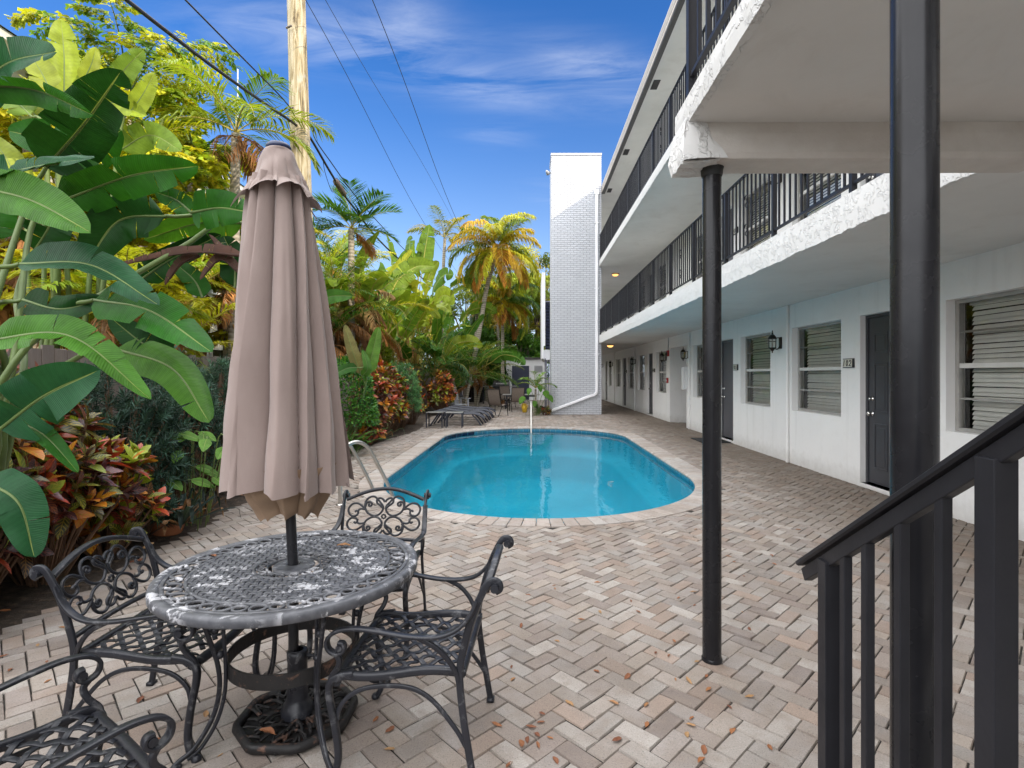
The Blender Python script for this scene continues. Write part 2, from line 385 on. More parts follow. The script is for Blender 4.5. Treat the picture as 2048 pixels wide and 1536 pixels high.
vein = a.math('MAXIMUM', a.ramp(a.math('ABSOLUTE', a.math('SUBTRACT', fr_, .5)), [(.10, 1.), (.2, 0.)]), a.ramp(au, [(.05, 1.), (.13, 0.)]))
c = a.mix(a.math('MULTIPLY', vein, .8), a.attr('Col'), a.attr('Vein'))
c = a.mix(a.math('MULTIPLY', a.ramp(a.noise(22, 4, .6), [(.5, 0.), (.7, 1.)]), .45), c, a.attr('Vein'))
a.color(c); a.bump(vein, .25, .004); a.translucent(c, .22); M['croton_leaf'] = a.m

# ------------------------------------------------------------------ mesh helpers
class MB:
    def __init__(s): s.V = []; s.Q = []; s.T = []; s.C = []; s.U = []; s.W = []; s.n = 0; s.P = []
    def add(s, V, Q=None, T=None, col=(1, 1, 1), uv=None, vein=(1, 1, 0)):
        V = np.asarray(V, float).reshape(-1, 3); k = len(V)
        s.V.append(V)
        if Q is not None and len(Q): s.Q.append(np.asarray(Q, int).reshape(-1, 4) + s.n)
        if T is not None and len(T): s.T.append(np.asarray(T, int).reshape(-1, 3) + s.n)
        for st, v, d in ((s.C, col, 3), (s.U, np.zeros((k, 3)) if uv is None else uv, 3), (s.W, vein, 3)):
            v = np.asarray(v, float)
            if v.ndim == 1: v = np.broadcast_to(v, (k, 3))
            st.append(v)
        s.n += k
    def poly(s, pts, col=(1, 1, 1)):
        V = np.asarray(pts, float); s.P.append(np.arange(len(V)) + s.n); s.V.append(V)
        s.C.append(np.broadcast_to(np.asarray(col, float), (len(V), 3))); s.U.append(np.zeros((len(V), 3))); s.W.append(np.ones((len(V), 3))); s.n += len(V)
    def build(s, name, mat, parent=None, smooth=False, bevel=0, mats=None, sub=0, auto=None):
        me = bpy.data.meshes.new(name)
        V = np.concatenate(s.V) if s.V else np.zeros((0, 3))
        loops = []; starts = []; tot = 0
        if s.Q:
            q = np.concatenate(s.Q); loops.append(q.ravel()); starts.append(np.arange(len(q)) * 4); tot = len(q) * 4
        if s.T:
            t = np.concatenate(s.T); loops.append(t.ravel()); starts.append(tot + np.arange(len(t)) * 3); tot += len(t) * 3
        for p in s.P:
            loops.append(p); starts.append(np.array([tot])); tot += len(p)
        L = np.concatenate(loops).astype(np.int32); St = np.concatenate(starts).astype(np.int32)
        me.vertices.add(len(V)); me.vertices.foreach_set('co', V.astype(np.float32).ravel())
        me.loops.add(len(L)); me.loops.foreach_set('vertex_index', L)
        me.polygons.add(len(St)); me.polygons.foreach_set('loop_start', St)
        me.update(calc_edges=True); me.validate()
        for nm, st in (('Col', s.C), ('Vein', s.W)):
            at = me.attributes.new(nm, 'FLOAT_COLOR', 'POINT'); c = np.concatenate(st)
            at.data.foreach_set('color', np.hstack([c, np.ones((len(c), 1))]).astype(np.float32).ravel())
        at = me.attributes.new('UVa', 'FLOAT_VECTOR', 'POINT'); at.data.foreach_set('vector', np.concatenate(s.U).astype(np.float32).ravel())
        me.polygons.foreach_set('use_smooth', np.full(len(St), bool(smooth)))
        me.materials.append(M[mat] if isinstance(mat, str) else mat)
        o = bpy.data.objects.new(name, me); COL.objects.link(o)
        if parent: o.parent = parent
        if bevel:
            b = o.modifiers.new('bevel', 'BEVEL'); b.width = bevel; b.segments = 2; b.limit_method = 'ANGLE'; b.angle_limit = R(40)
        if sub:
            b = o.modifiers.new('sub', 'SUBSURF'); b.levels = sub; b.render_levels = sub
        return o
    # shapes
    def box(s, x0, y0, z0, x1, y1, z1, col=(1, 1, 1)):
        V = [(x, y, z) for z in (z0, z1) for y in (y0, y1) for x in (x0, x1)]
        s.add(V, [(0, 2, 3, 1), (4, 5, 7, 6), (0, 1, 5, 4), (2, 6, 7, 3), (0, 4, 6, 2), (1, 3, 7, 5)], col=col)
    def obox(s, c, half, ax, col=(1, 1, 1)):
        c = np.asarray(c, float); A = np.asarray(ax, float)
        V = [c + a * half[0] * A[0] + b * half[1] * A[1] + d * half[2] * A[2] for d in (-1, 1) for b in (-1, 1) for a in (-1, 1)]
        s.add(V, [(0, 2, 3, 1), (4, 5, 7, 6), (0, 1, 5, 4), (2, 6, 7, 3), (0, 4, 6, 2), (1, 3, 7, 5)], col=col)
    def sweep(s, pts, prof, scale=None, up=(0, 0, 1), cap=True, closed=False, col=(1, 1, 1)):
        P = np.asarray(pts, float); n = len(P); prof = np.asarray(prof, float); m = len(prof)
        if closed: Tn = np.roll(P, -1, 0) - np.roll(P, 1, 0)
        else: Tn = np.gradient(P, axis=0)
        Tn /= np.linalg.norm(Tn, axis=1)[:, None] + 1e-12
        up = np.asarray(up, float); a0 = up - Tn[0] * np.dot(up, Tn[0])
        if np.linalg.norm(a0) < 1e-3: a0 = np.array((1., 0, 0)) - Tn[0] * Tn[0][0]
        a0 /= np.linalg.norm(a0); A = [a0]
        for i in range(1, n):
            a = A[-1] - Tn[i] * np.dot(A[-1], Tn[i]); A.append(a / (np.linalg.norm(a) + 1e-12))
        A = np.array(A); B = np.cross(Tn, A)
        sc = np.ones(n) if scale is None else np.broadcast_to(np.asarray(scale, float), (n,))
        V = P[:, None, :] + sc[:, None, None] * (prof[None, :, 0, None] * B[:, None, :] + prof[None, :, 1, None] * A[:, None, :])
        i = np.arange(n if closed else n - 1)[:, None]; j = np.arange(m)[None, :]
        i2 = (i + 1) % n; j2 = (j + 1) % m
        Q = np.stack([i * m + j, i * m + j2, i2 * m + j2, i2 * m + j], -1).reshape(-1, 4)
        base = s.n; s.add(V.reshape(-1, 3), Q, col=col)
        if cap and not closed:
            s.poly(V[0][::-1], col); s.poly(V[-1], col)
    def tube(s, pts, r, seg=8, cap=True, closed=False, col=(1, 1, 1)):
        th = np.arange(seg) * 2 * np.pi / seg
        s.sweep(pts, np.stack([np.cos(th), np.sin(th)], 1), r, cap=cap, closed=closed, col=col)
    def lathe(s, prof, seg=24, center=(0, 0, 0), col=(1, 1, 1)):
        prof = np.asarray(prof, float); n = len(prof); th = np.arange(seg) * 2 * np.pi / seg
        V = np.stack([prof[:, None, 0] * np.cos(th), prof[:, None, 0] * np.sin(th), np.broadcast_to(prof[:, None, 1], (n, seg))], -1) + np.asarray(center, float)
        i = np.arange(n - 1)[:, None]; j = np.arange(seg)[None, :]; j2 = (j + 1) % seg
        s.add(V.reshape(-1, 3), np.stack([i * seg + j, i * seg + j2, (i + 1) * seg + j2, (i + 1) * seg + j], -1).reshape(-1, 4), col=col)
    def grid(s, G, col=(1, 1, 1), uv=None, close_j=False):
        G = np.asarray(G, float); n, m = G.shape[:2]
        i = np.arange(n - 1)[:, None]; j = np.arange(m if close_j else m - 1)[None, :]; j2 = (j + 1) % m
        s.add(G.reshape(-1, 3), np.stack([i * m + j, i * m + j2, (i + 1) * m + j2, (i + 1) * m + j], -1).reshape(-1, 4), col=col, uv=None if uv is None else np.asarray(uv).reshape(-1, 3))

def rrect(w, h, b=.25, n=2):
    b = min(w, h) * b; out = []
    for cx, cy, a0 in ((w / 2 - b, h / 2 - b, 0), (-w / 2 + b, h / 2 - b, 90), (-w / 2 + b, -h / 2 + b, 180), (w / 2 - b, -h / 2 + b, 270)):
        for k in range(n + 1):
            a = R(a0 + 90 * k / n); out.append((cx + b * math.cos(a), cy + b * math.sin(a)))
    return out
def spline(pts, n=24):
    P = np.asarray(pts, float); k = len(P)
    if k == 2: return P[0] + (P[1] - P[0]) * np.linspace(0, 1, n)[:, None]
    E = np.vstack([2 * P[0] - P[1], P, 2 * P[-1] - P[-2]]); t = np.linspace(0, k - 1 - 1e-9, n); i = t.astype(int); f = (t - i)[:, None]
    a, b, c, d = E[i], E[i + 1], E[i + 2], E[i + 3]
    return .5 * (2 * b + (c - a) * f + (2 * a - 5 * b + 4 * c - d) * f ** 2 + (3 * b - a - 3 * c + d) * f ** 3)
def at(px, py, Y):                       # a point of the photograph (2048 px wide) at depth Y
    return np.array(((px - 1059) * Y / FPX, Y, EYE - (py - 750) * Y / FPX))

def thing(name, label, cat, loc=(0, 0, 0), rz=0, group=None):
    o = bpy.data.objects.new(name, None); COL.objects.link(o); o.location = loc; o.rotation_euler = (0, 0, rz); o.empty_display_size = .1
    return tag(o, label, cat, group)
def tag(o, label, cat, group=None):
    o['label'] = label; o['category'] = cat
    if group: o['group'] = group
    return o
def struct(o): o['kind'] = 'structure'; return o
def stuff(o): o['kind'] = 'stuff'; return o
def copy_tree(o, parent=None):
    c = o.copy(); COL.objects.link(c); c.parent = parent
    for ch in list(o.children): copy_tree(ch, c)
    return c
def dup(o, loc, rz=None, label=None, scale=None, rot=None):
    c = copy_tree(o); c.location = loc
    if rz is not None: c.rotation_euler = (0, 0, rz)
    if rot is not None: c.rotation_euler = rot
    if label: c['label'] = label
    if scale: c.scale = (scale,) * 3 if isinstance(scale, (int, float)) else scale
    return c
# ------------------------------------------------------------------ ground, paving, pool
PX, PHW = .13, 2.19                      # pool centre line and half width
def pool_outline(off=0.0, n=72):
    """counter-clockwise outline of the pool, pushed outwards by off"""
    pts = []
    for k in range(n + 1):               # far end, from the right side over the top to the left
        a = math.pi * k / n; pts.append((PX + PHW * math.cos(a), 12.7 + 2.2 * math.sin(a)))
    for k in range(n + 1):
        a = math.pi + math.pi * k / n; pts.append((PX + PHW * math.cos(a), 7.85 + 2.42 * math.sin(a)))
    P = np.array(pts); seg = np.linalg.norm(np.roll(P, -1, 0) - P, axis=1); s = np.r_[0, np.cumsum(seg)]; tot = s[-1]
    u = np.linspace(0, tot, 420, endpoint=False); Pc = np.vstack([P, P[:1]])
    Q = np.stack([np.interp(u, s, Pc[:, 0]), np.interp(u, s, Pc[:, 1])], 1)
    T = np.roll(Q, -1, 0) - np.roll(Q, 1, 0); T /= np.linalg.norm(T, axis=1)[:, None]
    N = np.stack([T[:, 1], -T[:, 0]], 1)
    return Q + N * off, u
BED_Y = [-6, 0, 3.0, 4.7, 6.0, 10.1, 12.0, 14.0, 15.2, 18, 40]
BED_X = [-2.9, -2.9, -2.95, -3.12, -3.18, -3.33, -3.2, -2.95, -3.0, -3.4, -3.6]
def bed_x(y): return float(np.interp(y, BED_Y, BED_X))
WALL = 4.31

def inside(P, poly):
    x, y = P[:, 0], P[:, 1]; r = np.zeros(len(P), bool); n = len(poly); j = n - 1
    for i in range(n):
        xi, yi = poly[i]; xj, yj = poly[j]
        c = ((yi > y) != (yj > y)) & (x < (xj - xi) * (y - yi) / (yj - yi + 1e-12) + xi); r ^= c; j = i
    return r

# wide ground sheet with the pool cut out of it
out, _ = pool_outline(.12)
g = MB()
far = [(-400, -400), (400, -400), (400, 400), (-400, 400)]
bmg = bmesh.new()
vo = [bmg.verts.new((x, y, -.012)) for x, y in out]; vf = [bmg.verts.new((x, y, -.012)) for x, y in far]
ed = [bmg.edges.new((vo[i], vo[(i + 1) % len(vo)])) for i in range(len(vo))] + [bmg.edges.new((vf[i], vf[(i + 1) % 4])) for i in range(4)]
bmesh.ops.triangle_fill(bmg, use_beauty=True, edges=ed)
bmesh.ops.delete(bmg, geom=[f for f in bmg.faces if inside(np.array([f.calc_center_median()[:2]]), out)[0]], context='FACES')
for f in bmg.faces:
    if f.normal.z < 0: f.normal_flip()
me = bpy.data.meshes.new('ground'); bmg.to_mesh(me); bmg.free(); me.materials.append(M['joint_sand'])
ground = bpy.data.objects.new('ground', me); COL.objects.link(ground); struct(ground)
# planting bed along the fence
b = MB(); ys = np.linspace(-6, 42, 97)
G = []
for i, y in enumerate(ys):
    x1 = bed_x(y); row = []
    for k in range(13):
        t = k / 12; x = -7 + (x1 + .06 + 7) * t
        row.append((x, y, -.008 + (.06 * (1 - t) ** .5 + .05 * nr.random()) * (0 if k == 12 else 1)))
    G.append(row)
b.grid(G); struct(b.build('planting_bed', 'soil', smooth=True))
b = MB(); b.grid([[(-40, -30, -.006), (-6.9, -30, -.006)], [(-40, 60, -.006), (-6.9, 60, -.006)]]); struct(b.build('neighbour_ground', 'far_ground'))

# herringbone pavers, one bevelled brick at a time, laid at 45 degrees
PW, PL = .088, .176
tones = np.array([lin(196, 190, 183), lin(182, 172, 163), lin(170, 158, 149), lin(188, 176, 164), lin(162, 148, 140), lin(203, 197, 190), lin(176, 168, 162), lin(184, 163, 148)])
def lay(offs, size, gap=.004):
    pass
cells = []
N = 330
ii, jj = np.meshgrid(np.arange(-N, N), np.arange(-N, N), indexing='ij'); k4 = (ii + jj) % 4
# herringbone on a unit grid: class 0 -> horizontal brick starting here, class 2 (shifted) -> vertical brick
hm = ((ii - jj) % 4) == 0; vm = ((ii - jj) % 4) == 3
hx, hy = ii[hm].astype(float), jj[hm].astype(float); vx, vy = ii[vm].astype(float), jj[vm].astype(float) - 0
cen = np.vstack([np.stack([hx + 1.0, hy + .5], 1), np.stack([vx + .5, vy + 1.0], 1)])
hor = np.r_[np.ones(len(hx), bool), np.zeros(len(vx), bool)]
c45 = math.cos(R(45)); rot = np.array([[c45, -c45], [c45, c45]])
W = cen * PW @ rot.T + np.array([.03, 8.0])
keep = (W[:, 1] > .35) & (W[:, 1] < 33.2) & (W[:, 0] < WALL + .02) & (W[:, 0] > -3.9)
brz = (W[:, 1] > 14.9) & (W[:, 1] < 16.5) & (W[:, 0] < 8) & (W[:, 0] > 4)
keep |= brz
W = W[keep]; hor = hor[keep]
ok = W[:, 0] > np.interp(W[:, 1], BED_Y, BED_X) - .02
W, hor = W[ok], hor[ok]
co_mid, _ = pool_outline(.27)
ok = ~inside(W, co_mid); W, hor = W[ok], hor[ok]
n = len(W); e = .0023
d1 = np.where(hor[:, None], rot[:, 0], rot[:, 1]); d2 = np.where(hor[:, None], rot[:, 1], rot[:, 0])
jit = nr.normal(0, .0011, (n, 2)); ang = nr.normal(0, .006, n)
ca, sa = np.cos(ang)[:, None], np.sin(ang)[:, None]
d1 = np.hstack([d1[:, :1] * ca - d1[:, 1:] * sa, d1[:, :1] * sa + d1[:, 1:] * ca]); d2 = np.hstack([d2[:, :1] * ca - d2[:, 1:] * sa, d2[:, :1] * sa + d2[:, 1:] * ca])
zt = nr.normal(0, .0011, n); tl = nr.normal(0, .0016, (n, 2))
V = np.zeros((n, 8, 3))
for q, (a_, b_) in enumerate(((-1, -1), (1, -1), (1, 1), (-1, 1))):
    for lvl, (ins, z) in enumerate(((e, -.008), (e + .0030, 0.0))):
        hl, hw = PL / 2 - ins, PW / 2 - ins
        V[:, lvl * 4 + q, :2] = W + jit + d1 * a_ * hl + d2 * b_ * hw
        V[:, lvl * 4 + q, 2] = z + (zt + tl[:, 0] * a_ + tl[:, 1] * b_ if lvl else 0)
F = np.array([(4, 5, 6, 7), (0, 1, 5, 4), (1, 2, 6, 5), (2, 3, 7, 6), (3, 0, 4, 7)])
flip = np.where(hor, 0, 1)
Q = np.arange(n)[:, None, None] * 8 + F[None]
Q[flip == 1] = Q[flip == 1][:, :, ::-1]
pc = (.2 * tones.mean(0) + .8 * tones[nr.integers(0, len(tones), n)]) * nr.uniform(.66, .96, (n, 1)) * np.array((.74, .72, .70))
pv = MB(); pv.add(V.reshape(-1, 3), Q.reshape(-1, 4), col=np.repeat(pc, 8, 0))
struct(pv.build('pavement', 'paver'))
# coping ring of short bricks with a rounded nose over the water
inn, u = pool_outline(-.015); ou, _ = pool_outline(.285)
L = len(inn); cp = MB(); ncb = 190
per = np.linspace(0, L, ncb + 1)
def ringpt(A, f):
    i = int(f) % L; t = f - int(f); return A[i] * (1 - t) + A[(i + 1) % L] * t
cnose, _ = pool_outline(-.035)
for k in range(ncb):
    f0, f1 = per[k] + .045, per[k + 1] - .045
    rows = []
    tz = nr.normal(0, .001)
    for f in (f0, f0 + .06, (f0 + f1) / 2, f1 - .06, f1):
        i_, o_, ns = ringpt(inn, f), ringpt(ou, f), ringpt(cnose, f); low = -.006 if f in (f0, f1) else 0
        m_ = i_ + (o_ - i_) * .10
        rows.append([(*i_, -.045), (*ns, -.03), (*ns, -.012 + low), (*i_, .004 + low), (*m_, .009 + tz + low), (*(o_ - (o_ - i_) * .012), .009 + tz + low), (*o_, -.006)])
    pcx = np.array(lin(*[(206, 194, 184), (198, 185, 174), (210, 201, 193), (192, 179, 169), (203, 196, 189)][rnd.randrange(5)])) * rnd.uniform(.54, .70)
    cp.grid(rows, col=pcx)
struct(cp.build('pool_coping', 'coping_brick', smooth=False))
# basin
b = MB(); wall_o, _ = pool_outline(.0)
lv = [(-.03, 0), (-.20, 0), ]
ring = lambda off, z: [(*p, z) for p in pool_outline(off)[0]]
UV = np.zeros((2, L, 3)); UV[0, :, 0] = u; UV[1, :, 0] = u; UV[0, :, 1] = -.03; UV[1, :, 1] = -.20
b.grid([ring(0, -.03), ring(0, -.20)], uv=UV, close_j=True); struct(b.build('pool_tile_band', 'pool_tile', smooth=True))
b = MB()
b.grid([ring(0, -.20), ring(-.005, -.50), ring(-.05, -.62), ring(-.30, -.66), ring(-.36, -.74), ring(-.42, -1.25), ring(-.75, -1.45), ring(-1.3, -1.5)], close_j=True)
b.poly([(*p, -1.5) for p in pool_outline(-1.3)[0]])
struct(b.build('pool_basin', 'pool_plaster', smooth=True))
b = MB(); b.poly([(*p, -.085) for p in pool_outline(-.001)[0]]); struct(b.build('pool_water', 'water'))
# dark depth-marker tiles on the far wall of the pool
for i0, i1, lab in ((92, 118, 'long strip of dark navy tiles on the far pool wall below the coping'), (126, 150, 'short strip of dark navy tiles at the curved far left pool wall')):
    b = MB(); rr = pool_outline(-.004)[0][i0:i1]; rr2 = pool_outline(-.004)[0][i0:i1]
    sel = np.linspace(0, len(rr) - 1, 7)
    for k in range(6):
        seg = [rr[int(round(t))] for t in np.linspace(sel[k], sel[k + 1], 4)]
        if k: seg[0] = seg[0] + (seg[1] - seg[0]) * .12
        b.grid([[(*p, -.035) for p in seg], [(*p, -.125) for p in seg]])
    tag(b.build('tile_strip', 'navy_tile'), lab, 'tile strip', 'dark tile strips on the pool wall')

# ------------------------------------------------------------------ apartment building
SLABX = 2.55
apt = thing('apartment_building', 'long white three storey apartment building with galleries and dark railings', 'building', (0, 0, 0))
Y0, Y1 = -9.0, 33.0
WIN = [(4.17, 5.59), (7.47, 8.87), (9.66, 11.02), (12.86, 14.22), (17.0, 18.36), (20.2, 21.55), (22.3, 23.65), (25.6, 26.95), (28.4, 29.4)]
DOOR = [(6.10, 7.04), (11.43, 12.3), (18.9, 19.75), (24.1, 24.95), (29.9, 30.65)]
def wall_sheet(z0, z1, ops, depth=.2):
    ycut = sorted({Y0, Y1} | {v for o in ops for v in o[:2]}); zcut = sorted({z0, z1} | {v for o in ops for v in o[2:4]})
    b = MB()
    for ya, yb in zip(ycut, ycut[1:]):
        for za, zb in zip(zcut, zcut[1:]):
            ym, zm = (ya + yb) / 2, (za + zb) / 2
            if any(o[0] < ym < o[1] and o[2] < zm < o[3] for o in ops): continue
            b.add([(WALL, ya, za), (WALL, yb, za), (WALL, yb, zb), (WALL, ya, zb)], [(0, 3, 2, 1)])
    for o in ops:
        d = o[4] if len(o) > 4 else depth
        ya, yb, za, zb = o[:4]; X, X2 = WALL, WALL + d
        b.add([(X, yb, za), (X2, yb, za), (X2, yb, zb), (X, yb, zb)], [(0, 1, 2, 3)])
        b.add([(X, ya, za), (X2, ya, za), (X2, ya, zb), (X, ya, zb)], [(3, 2, 1, 0)])
        b.add([(X, ya, zb), (X2, ya, zb), (X2, yb, zb), (X, yb, zb)], [(0, 3, 2, 1)])
        if za > z0: b.add([(X, ya, za), (X2, ya, za), (X2, yb, za), (X, yb, za)], [(0, 1, 2, 3)])
    return b
def openings(dz, z0):
    o = [(a_, b_, .872 + dz, 2.222 + dz) for a_, b_ in WIN] + [(a_, b_, .055 + dz, 2.222 + dz, .14) for a_, b_ in DOOR]
    return o
ops1 = openings(0, 0) + [(14.83, 16.58, -.01, 2.27, 4.0)]
wall_sheet(-.01, 2.62, ops1).build('wall', 'white_wall', apt)
DZ2 = 2.84
wall_sheet(2.89, 5.44, openings(DZ2, 0)).build('wall', 'white_wall', apt)
wall_sheet(5.63, 8.2, []).build('wall', 'white_wall', apt)
b = MB(); b.box(WALL + 4.0, 14.5, 0, WALL + 4.2, 17, 2.6); b.build('passage_end_wall', 'white_wall', apt)
b = MB(); b.box(WALL, Y0 - .2, -.01, WALL + 9, Y0, 8.2); b.build('end_wall', 'white_wall', apt)
b = MB(); b.box(WALL, Y1, -.01, WALL + 9, Y1 + .2, 8.2); b.box(SLABX + .2, Y1 + .01, -.01, WALL - .002, Y1 + .21, 8.2)
b.build('end_wall', 'white_wall', apt)
b = MB(); b.box(WALL + .35, Y0 + .1, .02, WALL + .4, 14.7, 8); b.box(WALL + .35, 16.7, .02, WALL + .4, Y1 - .1, 8); b.build('dark_room_backing', 'dark_interior', apt)
# gallery slabs: soffit sheet and stuccoed edge are separate surfaces
for zb, zt_, in ((2.61, 2.90), (5.43, 5.63)):
    b = MB(); b.box(SLABX + .03, Y0, zb, WALL - .001, 19.79, zt_ - .003); b.box(2.655, 19.80, zb, WALL - .001, Y1 - .01, zt_ - .003); b.build('gallery_slab', 'soffit_paint', apt)
    ys = np.linspace(Y0, 19.79, 1400); G = []
    nzv = nr.normal(0, 1, (1400, 2)); ker = np.ones(5) / 5
    wv = np.stack([np.convolve(nzv[:, q], ker, 'same') for q in (0, 1)], 1)
    for i, y in enumerate(ys):
        G.append([(SLABX + .032, y, zb - .004 + wv[i, 0] * .006), (SLABX, y, zb + .003 + wv[i, 0] * .009), (SLABX - .004, y, (zb + zt_) / 2), (SLABX, y, zt_), (SLABX + .06, y, zt_ + .002)])
    b = MB(); b.grid(G); b.build('slab_edge', 'stucco', apt)
b = MB(); b.box(2.67, Y0, 8.12, 12.5, 33.2, 8.20); b.build('roof_soffit', 'soffit_paint', apt)
b = MB(); b.box(2.64, Y0, 8.205, 12.5, 33.2, 8.36); b.build('roof', 'roof_gravel', apt)
b = MB(); b.sweep([(2.645, y, 0) for y in np.linspace(Y0, 19.82, 12)], [(-.0, 8.135), (-.0, 8.40), (.02, 8.44), (.035, 8.44), (.035, 8.41), (.012, 8.40), (.004, 8.135)], up=(0, 0, 1)); b.build('gutter', 'gutter_tan', apt)
b = MB(); b.box(2.652, Y0, 8.085, 2.76, 19.80, 8.118); b.build('drip_edge', 'gutter_dark', apt)
# soffit vents
b = MB(); b.box(-.075, -.2, -.012, .075, .2, 0)
for k in range(9): b.box(-.07, -.19 + k * .042, -.02, .07, -.175 + k * .042, -.012)
v0 = b.build('soffit_vent', 'gutter_dark', apt); v0.location = (2.89, 12.4, 8.118)
for y in (5.1, 8.75, 16.15, 19.5):
    c = v0.copy(); COL.objects.link(c); c.parent = apt; c.location = (2.89, y, 8.118)
# conduits on the wall
for y, r_ in ((8.97, .032), (14.48, .034), (22.0, .034), (27.2, .034)):
    b = MB(); b.tube([(WALL - .028, y, 2.61), (WALL - .028, y, .86), (WALL - .028, y, .6), (WALL - .028, y, 0)], r_ * .8, 10)
    b.tube([(WALL - .028, y, .82), (WALL - .028, y, .92)], r_ * 1.02, 10); b.build('downpipe', 'white_wall', apt, smooth=True)
b = MB(); b.tube(spline([(WALL - .012, 16.72, 2.61), (WALL - .012, 16.70, 2.45), (WALL - .012, 16.74, 2.3), (WALL - .012, 16.72, 2.22)], 12), .012, 6); b.build('conduit', 'resin_grey', apt)

# windows: aluminium single-hung sash with a mullion bar, slatted blind behind
def make_window(wid, hgt=1.35):
    b = MB(); x0 = .095; w2 = wid / 2
    b.box(x0, -w2, 0, x0 + .06, -w2 + .045, hgt); b.box(x0, w2 - .045, 0, x0 + .06, w2, hgt)
    b.box(x0, -w2 + .045, 0, x0 + .06, w2 - .045, .04); b.box(x0, -w2 + .045, hgt - .04, x0 + .06, w2 - .045, hgt)
    f = b.build('window', 'window_frame_metal', apt, bevel=.004)
    b = MB(); b.box(x0 + .005, -w2 + .046, hgt * .5 - .028, x0 + .055, w2 - .046, hgt * .5 + .022); b.build('meeting_rail', 'pale_frame', f, bevel=.004)
    for z in (hgt * .25, hgt * .755):
        b = MB(); b.box(x0 + .015, -w2 + .046, z - .010, x0 + .04, w2 - .046, z + .010); b.build('muntin', 'window_frame_metal', f)
    b = MB(); b.add([(x0 + .03, -w2 + .04, .03), (x0 + .03, w2 - .04, .03), (x0 + .03, w2 - .04, hgt * .5), (x0 + .03, -w2 + .04, hgt * .5)], [(0, 3, 2, 1)])
    b.add([(x0 + .012, -w2 + .04, hgt * .5), (x0 + .012, w2 - .04, hgt * .5), (x0 + .012, w2 - .04, hgt - .03), (x0 + .012, -w2 + .04, hgt - .03)], [(0, 3, 2, 1)]); b.build('pane', 'glass', f)
    b = MB(); ns = 27; rr = random.Random(int(wid * 1000))
    for k in range(ns):
        z = .05 + (hgt - .1) * k / (ns - 1); t = R(60 + rr.uniform(-3, 3)); dx, dz = .0262 * math.cos(t), .0262 * math.sin(t); sg = rr.uniform(-.003, .003)
        G = [[(x0 + .13 - dx, y, z - dz + sg * q), (x0 + .13, y, z + .004 + sg * q), (x0 + .13 + dx, y, z + dz + sg * q)] for q, y in enumerate((-w2 + .07, 0, w2 - .07))]
        b.grid(G)
    b.box(x0 + .10, -w2 + .06, hgt - .06, x0 + .16, w2 - .06, hgt - .005)
    b.build('blind', 'blind_slat', f)
    return f
proto = None
for fl, dz in ((0, 0), (1, DZ2)):
    for a_, b_ in WIN:
        if abs((b_ - a_) - 1.36) < .06:
            if proto is None: proto = make_window(1.36); w = proto
            else: w = copy_tree(proto, apt)
            w.scale = (1, (b_ - a_) / 1.36, 1)
        else: w = make_window(b_ - a_)
        w.location = (WALL, (a_ + b_) / 2, .872 + dz)
# doors: six-panel slab, knob and dead bolt, raised sill
def make_door(wid, panels=True):
    h = 2.165; b = MB(); x0 = .09; w2 = wid / 2
    b.box(x0, -w2 + .04, .012, x0 + .045, w2 - .04, h - .04)
    if panels:
        for (y0, y1, z0, z1) in ((-.32, -.06, .2, .78), (.06, .32, .2, .78), (-.32, -.06, .92, 1.55), (.06, .32, .92, 1.55), (-.32, -.06, 1.67, 1.93), (.06, .32, 1.67, 1.93)):
            s_ = wid / .94; y0 *= s_; y1 *= s_
            t = .022
            for (ya, yb, za, zb) in ((y0, y1, z0, z0 + t), (y0, y1, z1 - t, z1), (y0, y0 + t, z0 + t, z1 - t), (y1 - t, y1, z0 + t, z1 - t)): b.box(x0 - .009, ya, za, x0 - .0005, yb, zb)
            b.box(x0 - .006, y0 + .05, z0 + .05, x0 - .0005, y1 - .05, z1 - .05)
    d = b.build('door', 'door_paint' if panels else 'screen_door', apt, bevel=.003)
    b = MB(); b.box(x0 - .02, -w2, 0, x0 + .05, -w2 + .038, h); b.box(x0 - .02, w2 - .038, 0, x0 + .05, w2, h); b.box(x0 - .02, -w2 + .038, h - .038, x0 + .05, w2 - .038, h); b.build('door_frame', 'door_paint', d, bevel=.003)
    ky = w2 - .115
    for z, r_ in ((.90, .028), (1.09, .026)):
        b = MB(); pr = [(0, 0), (r_ * 1.15, 0), (r_ * 1.1, .008), (r_ * .4, .012), (r_ * .4, .03)] + ([(r_, .04), (r_ * 1.05, .055), (r_ * .7, .068), (0, .07)] if z < 1 else [(r_ * .75, .032), (r_ * .7, .045), (0, .046)])
        b.lathe(pr, 14); k = b.build('door_knob' if z < 1 else 'deadbolt', 'knob_metal', d, smooth=True); k.rotation_euler = (0, R(-90), 0); k.location = (x0 - .001, ky, z)
    b = MB(); b.box(-.012, -w2, -.052, .14, w2, .0); b.build('door_sill', 'white_wall', d, bevel=.006)
    return d
pa = pb = None
for fl, dz in ((0, 0), (1, DZ2)):
    for q, (a_, b_) in enumerate(DOOR):
        wd_ = b_ - a_
        if q == 1: d = make_door(wd_, False) if pb is None else copy_tree(pb, apt); pb = pb or d
        else:
            if pa is None: pa = d = make_door(.94)
            else: d = copy_tree(pa, apt)
            d.scale = (1, wd_ / .94, 1)
        d.location = (WALL, (a_ + b_) / 2, .055 + dz)
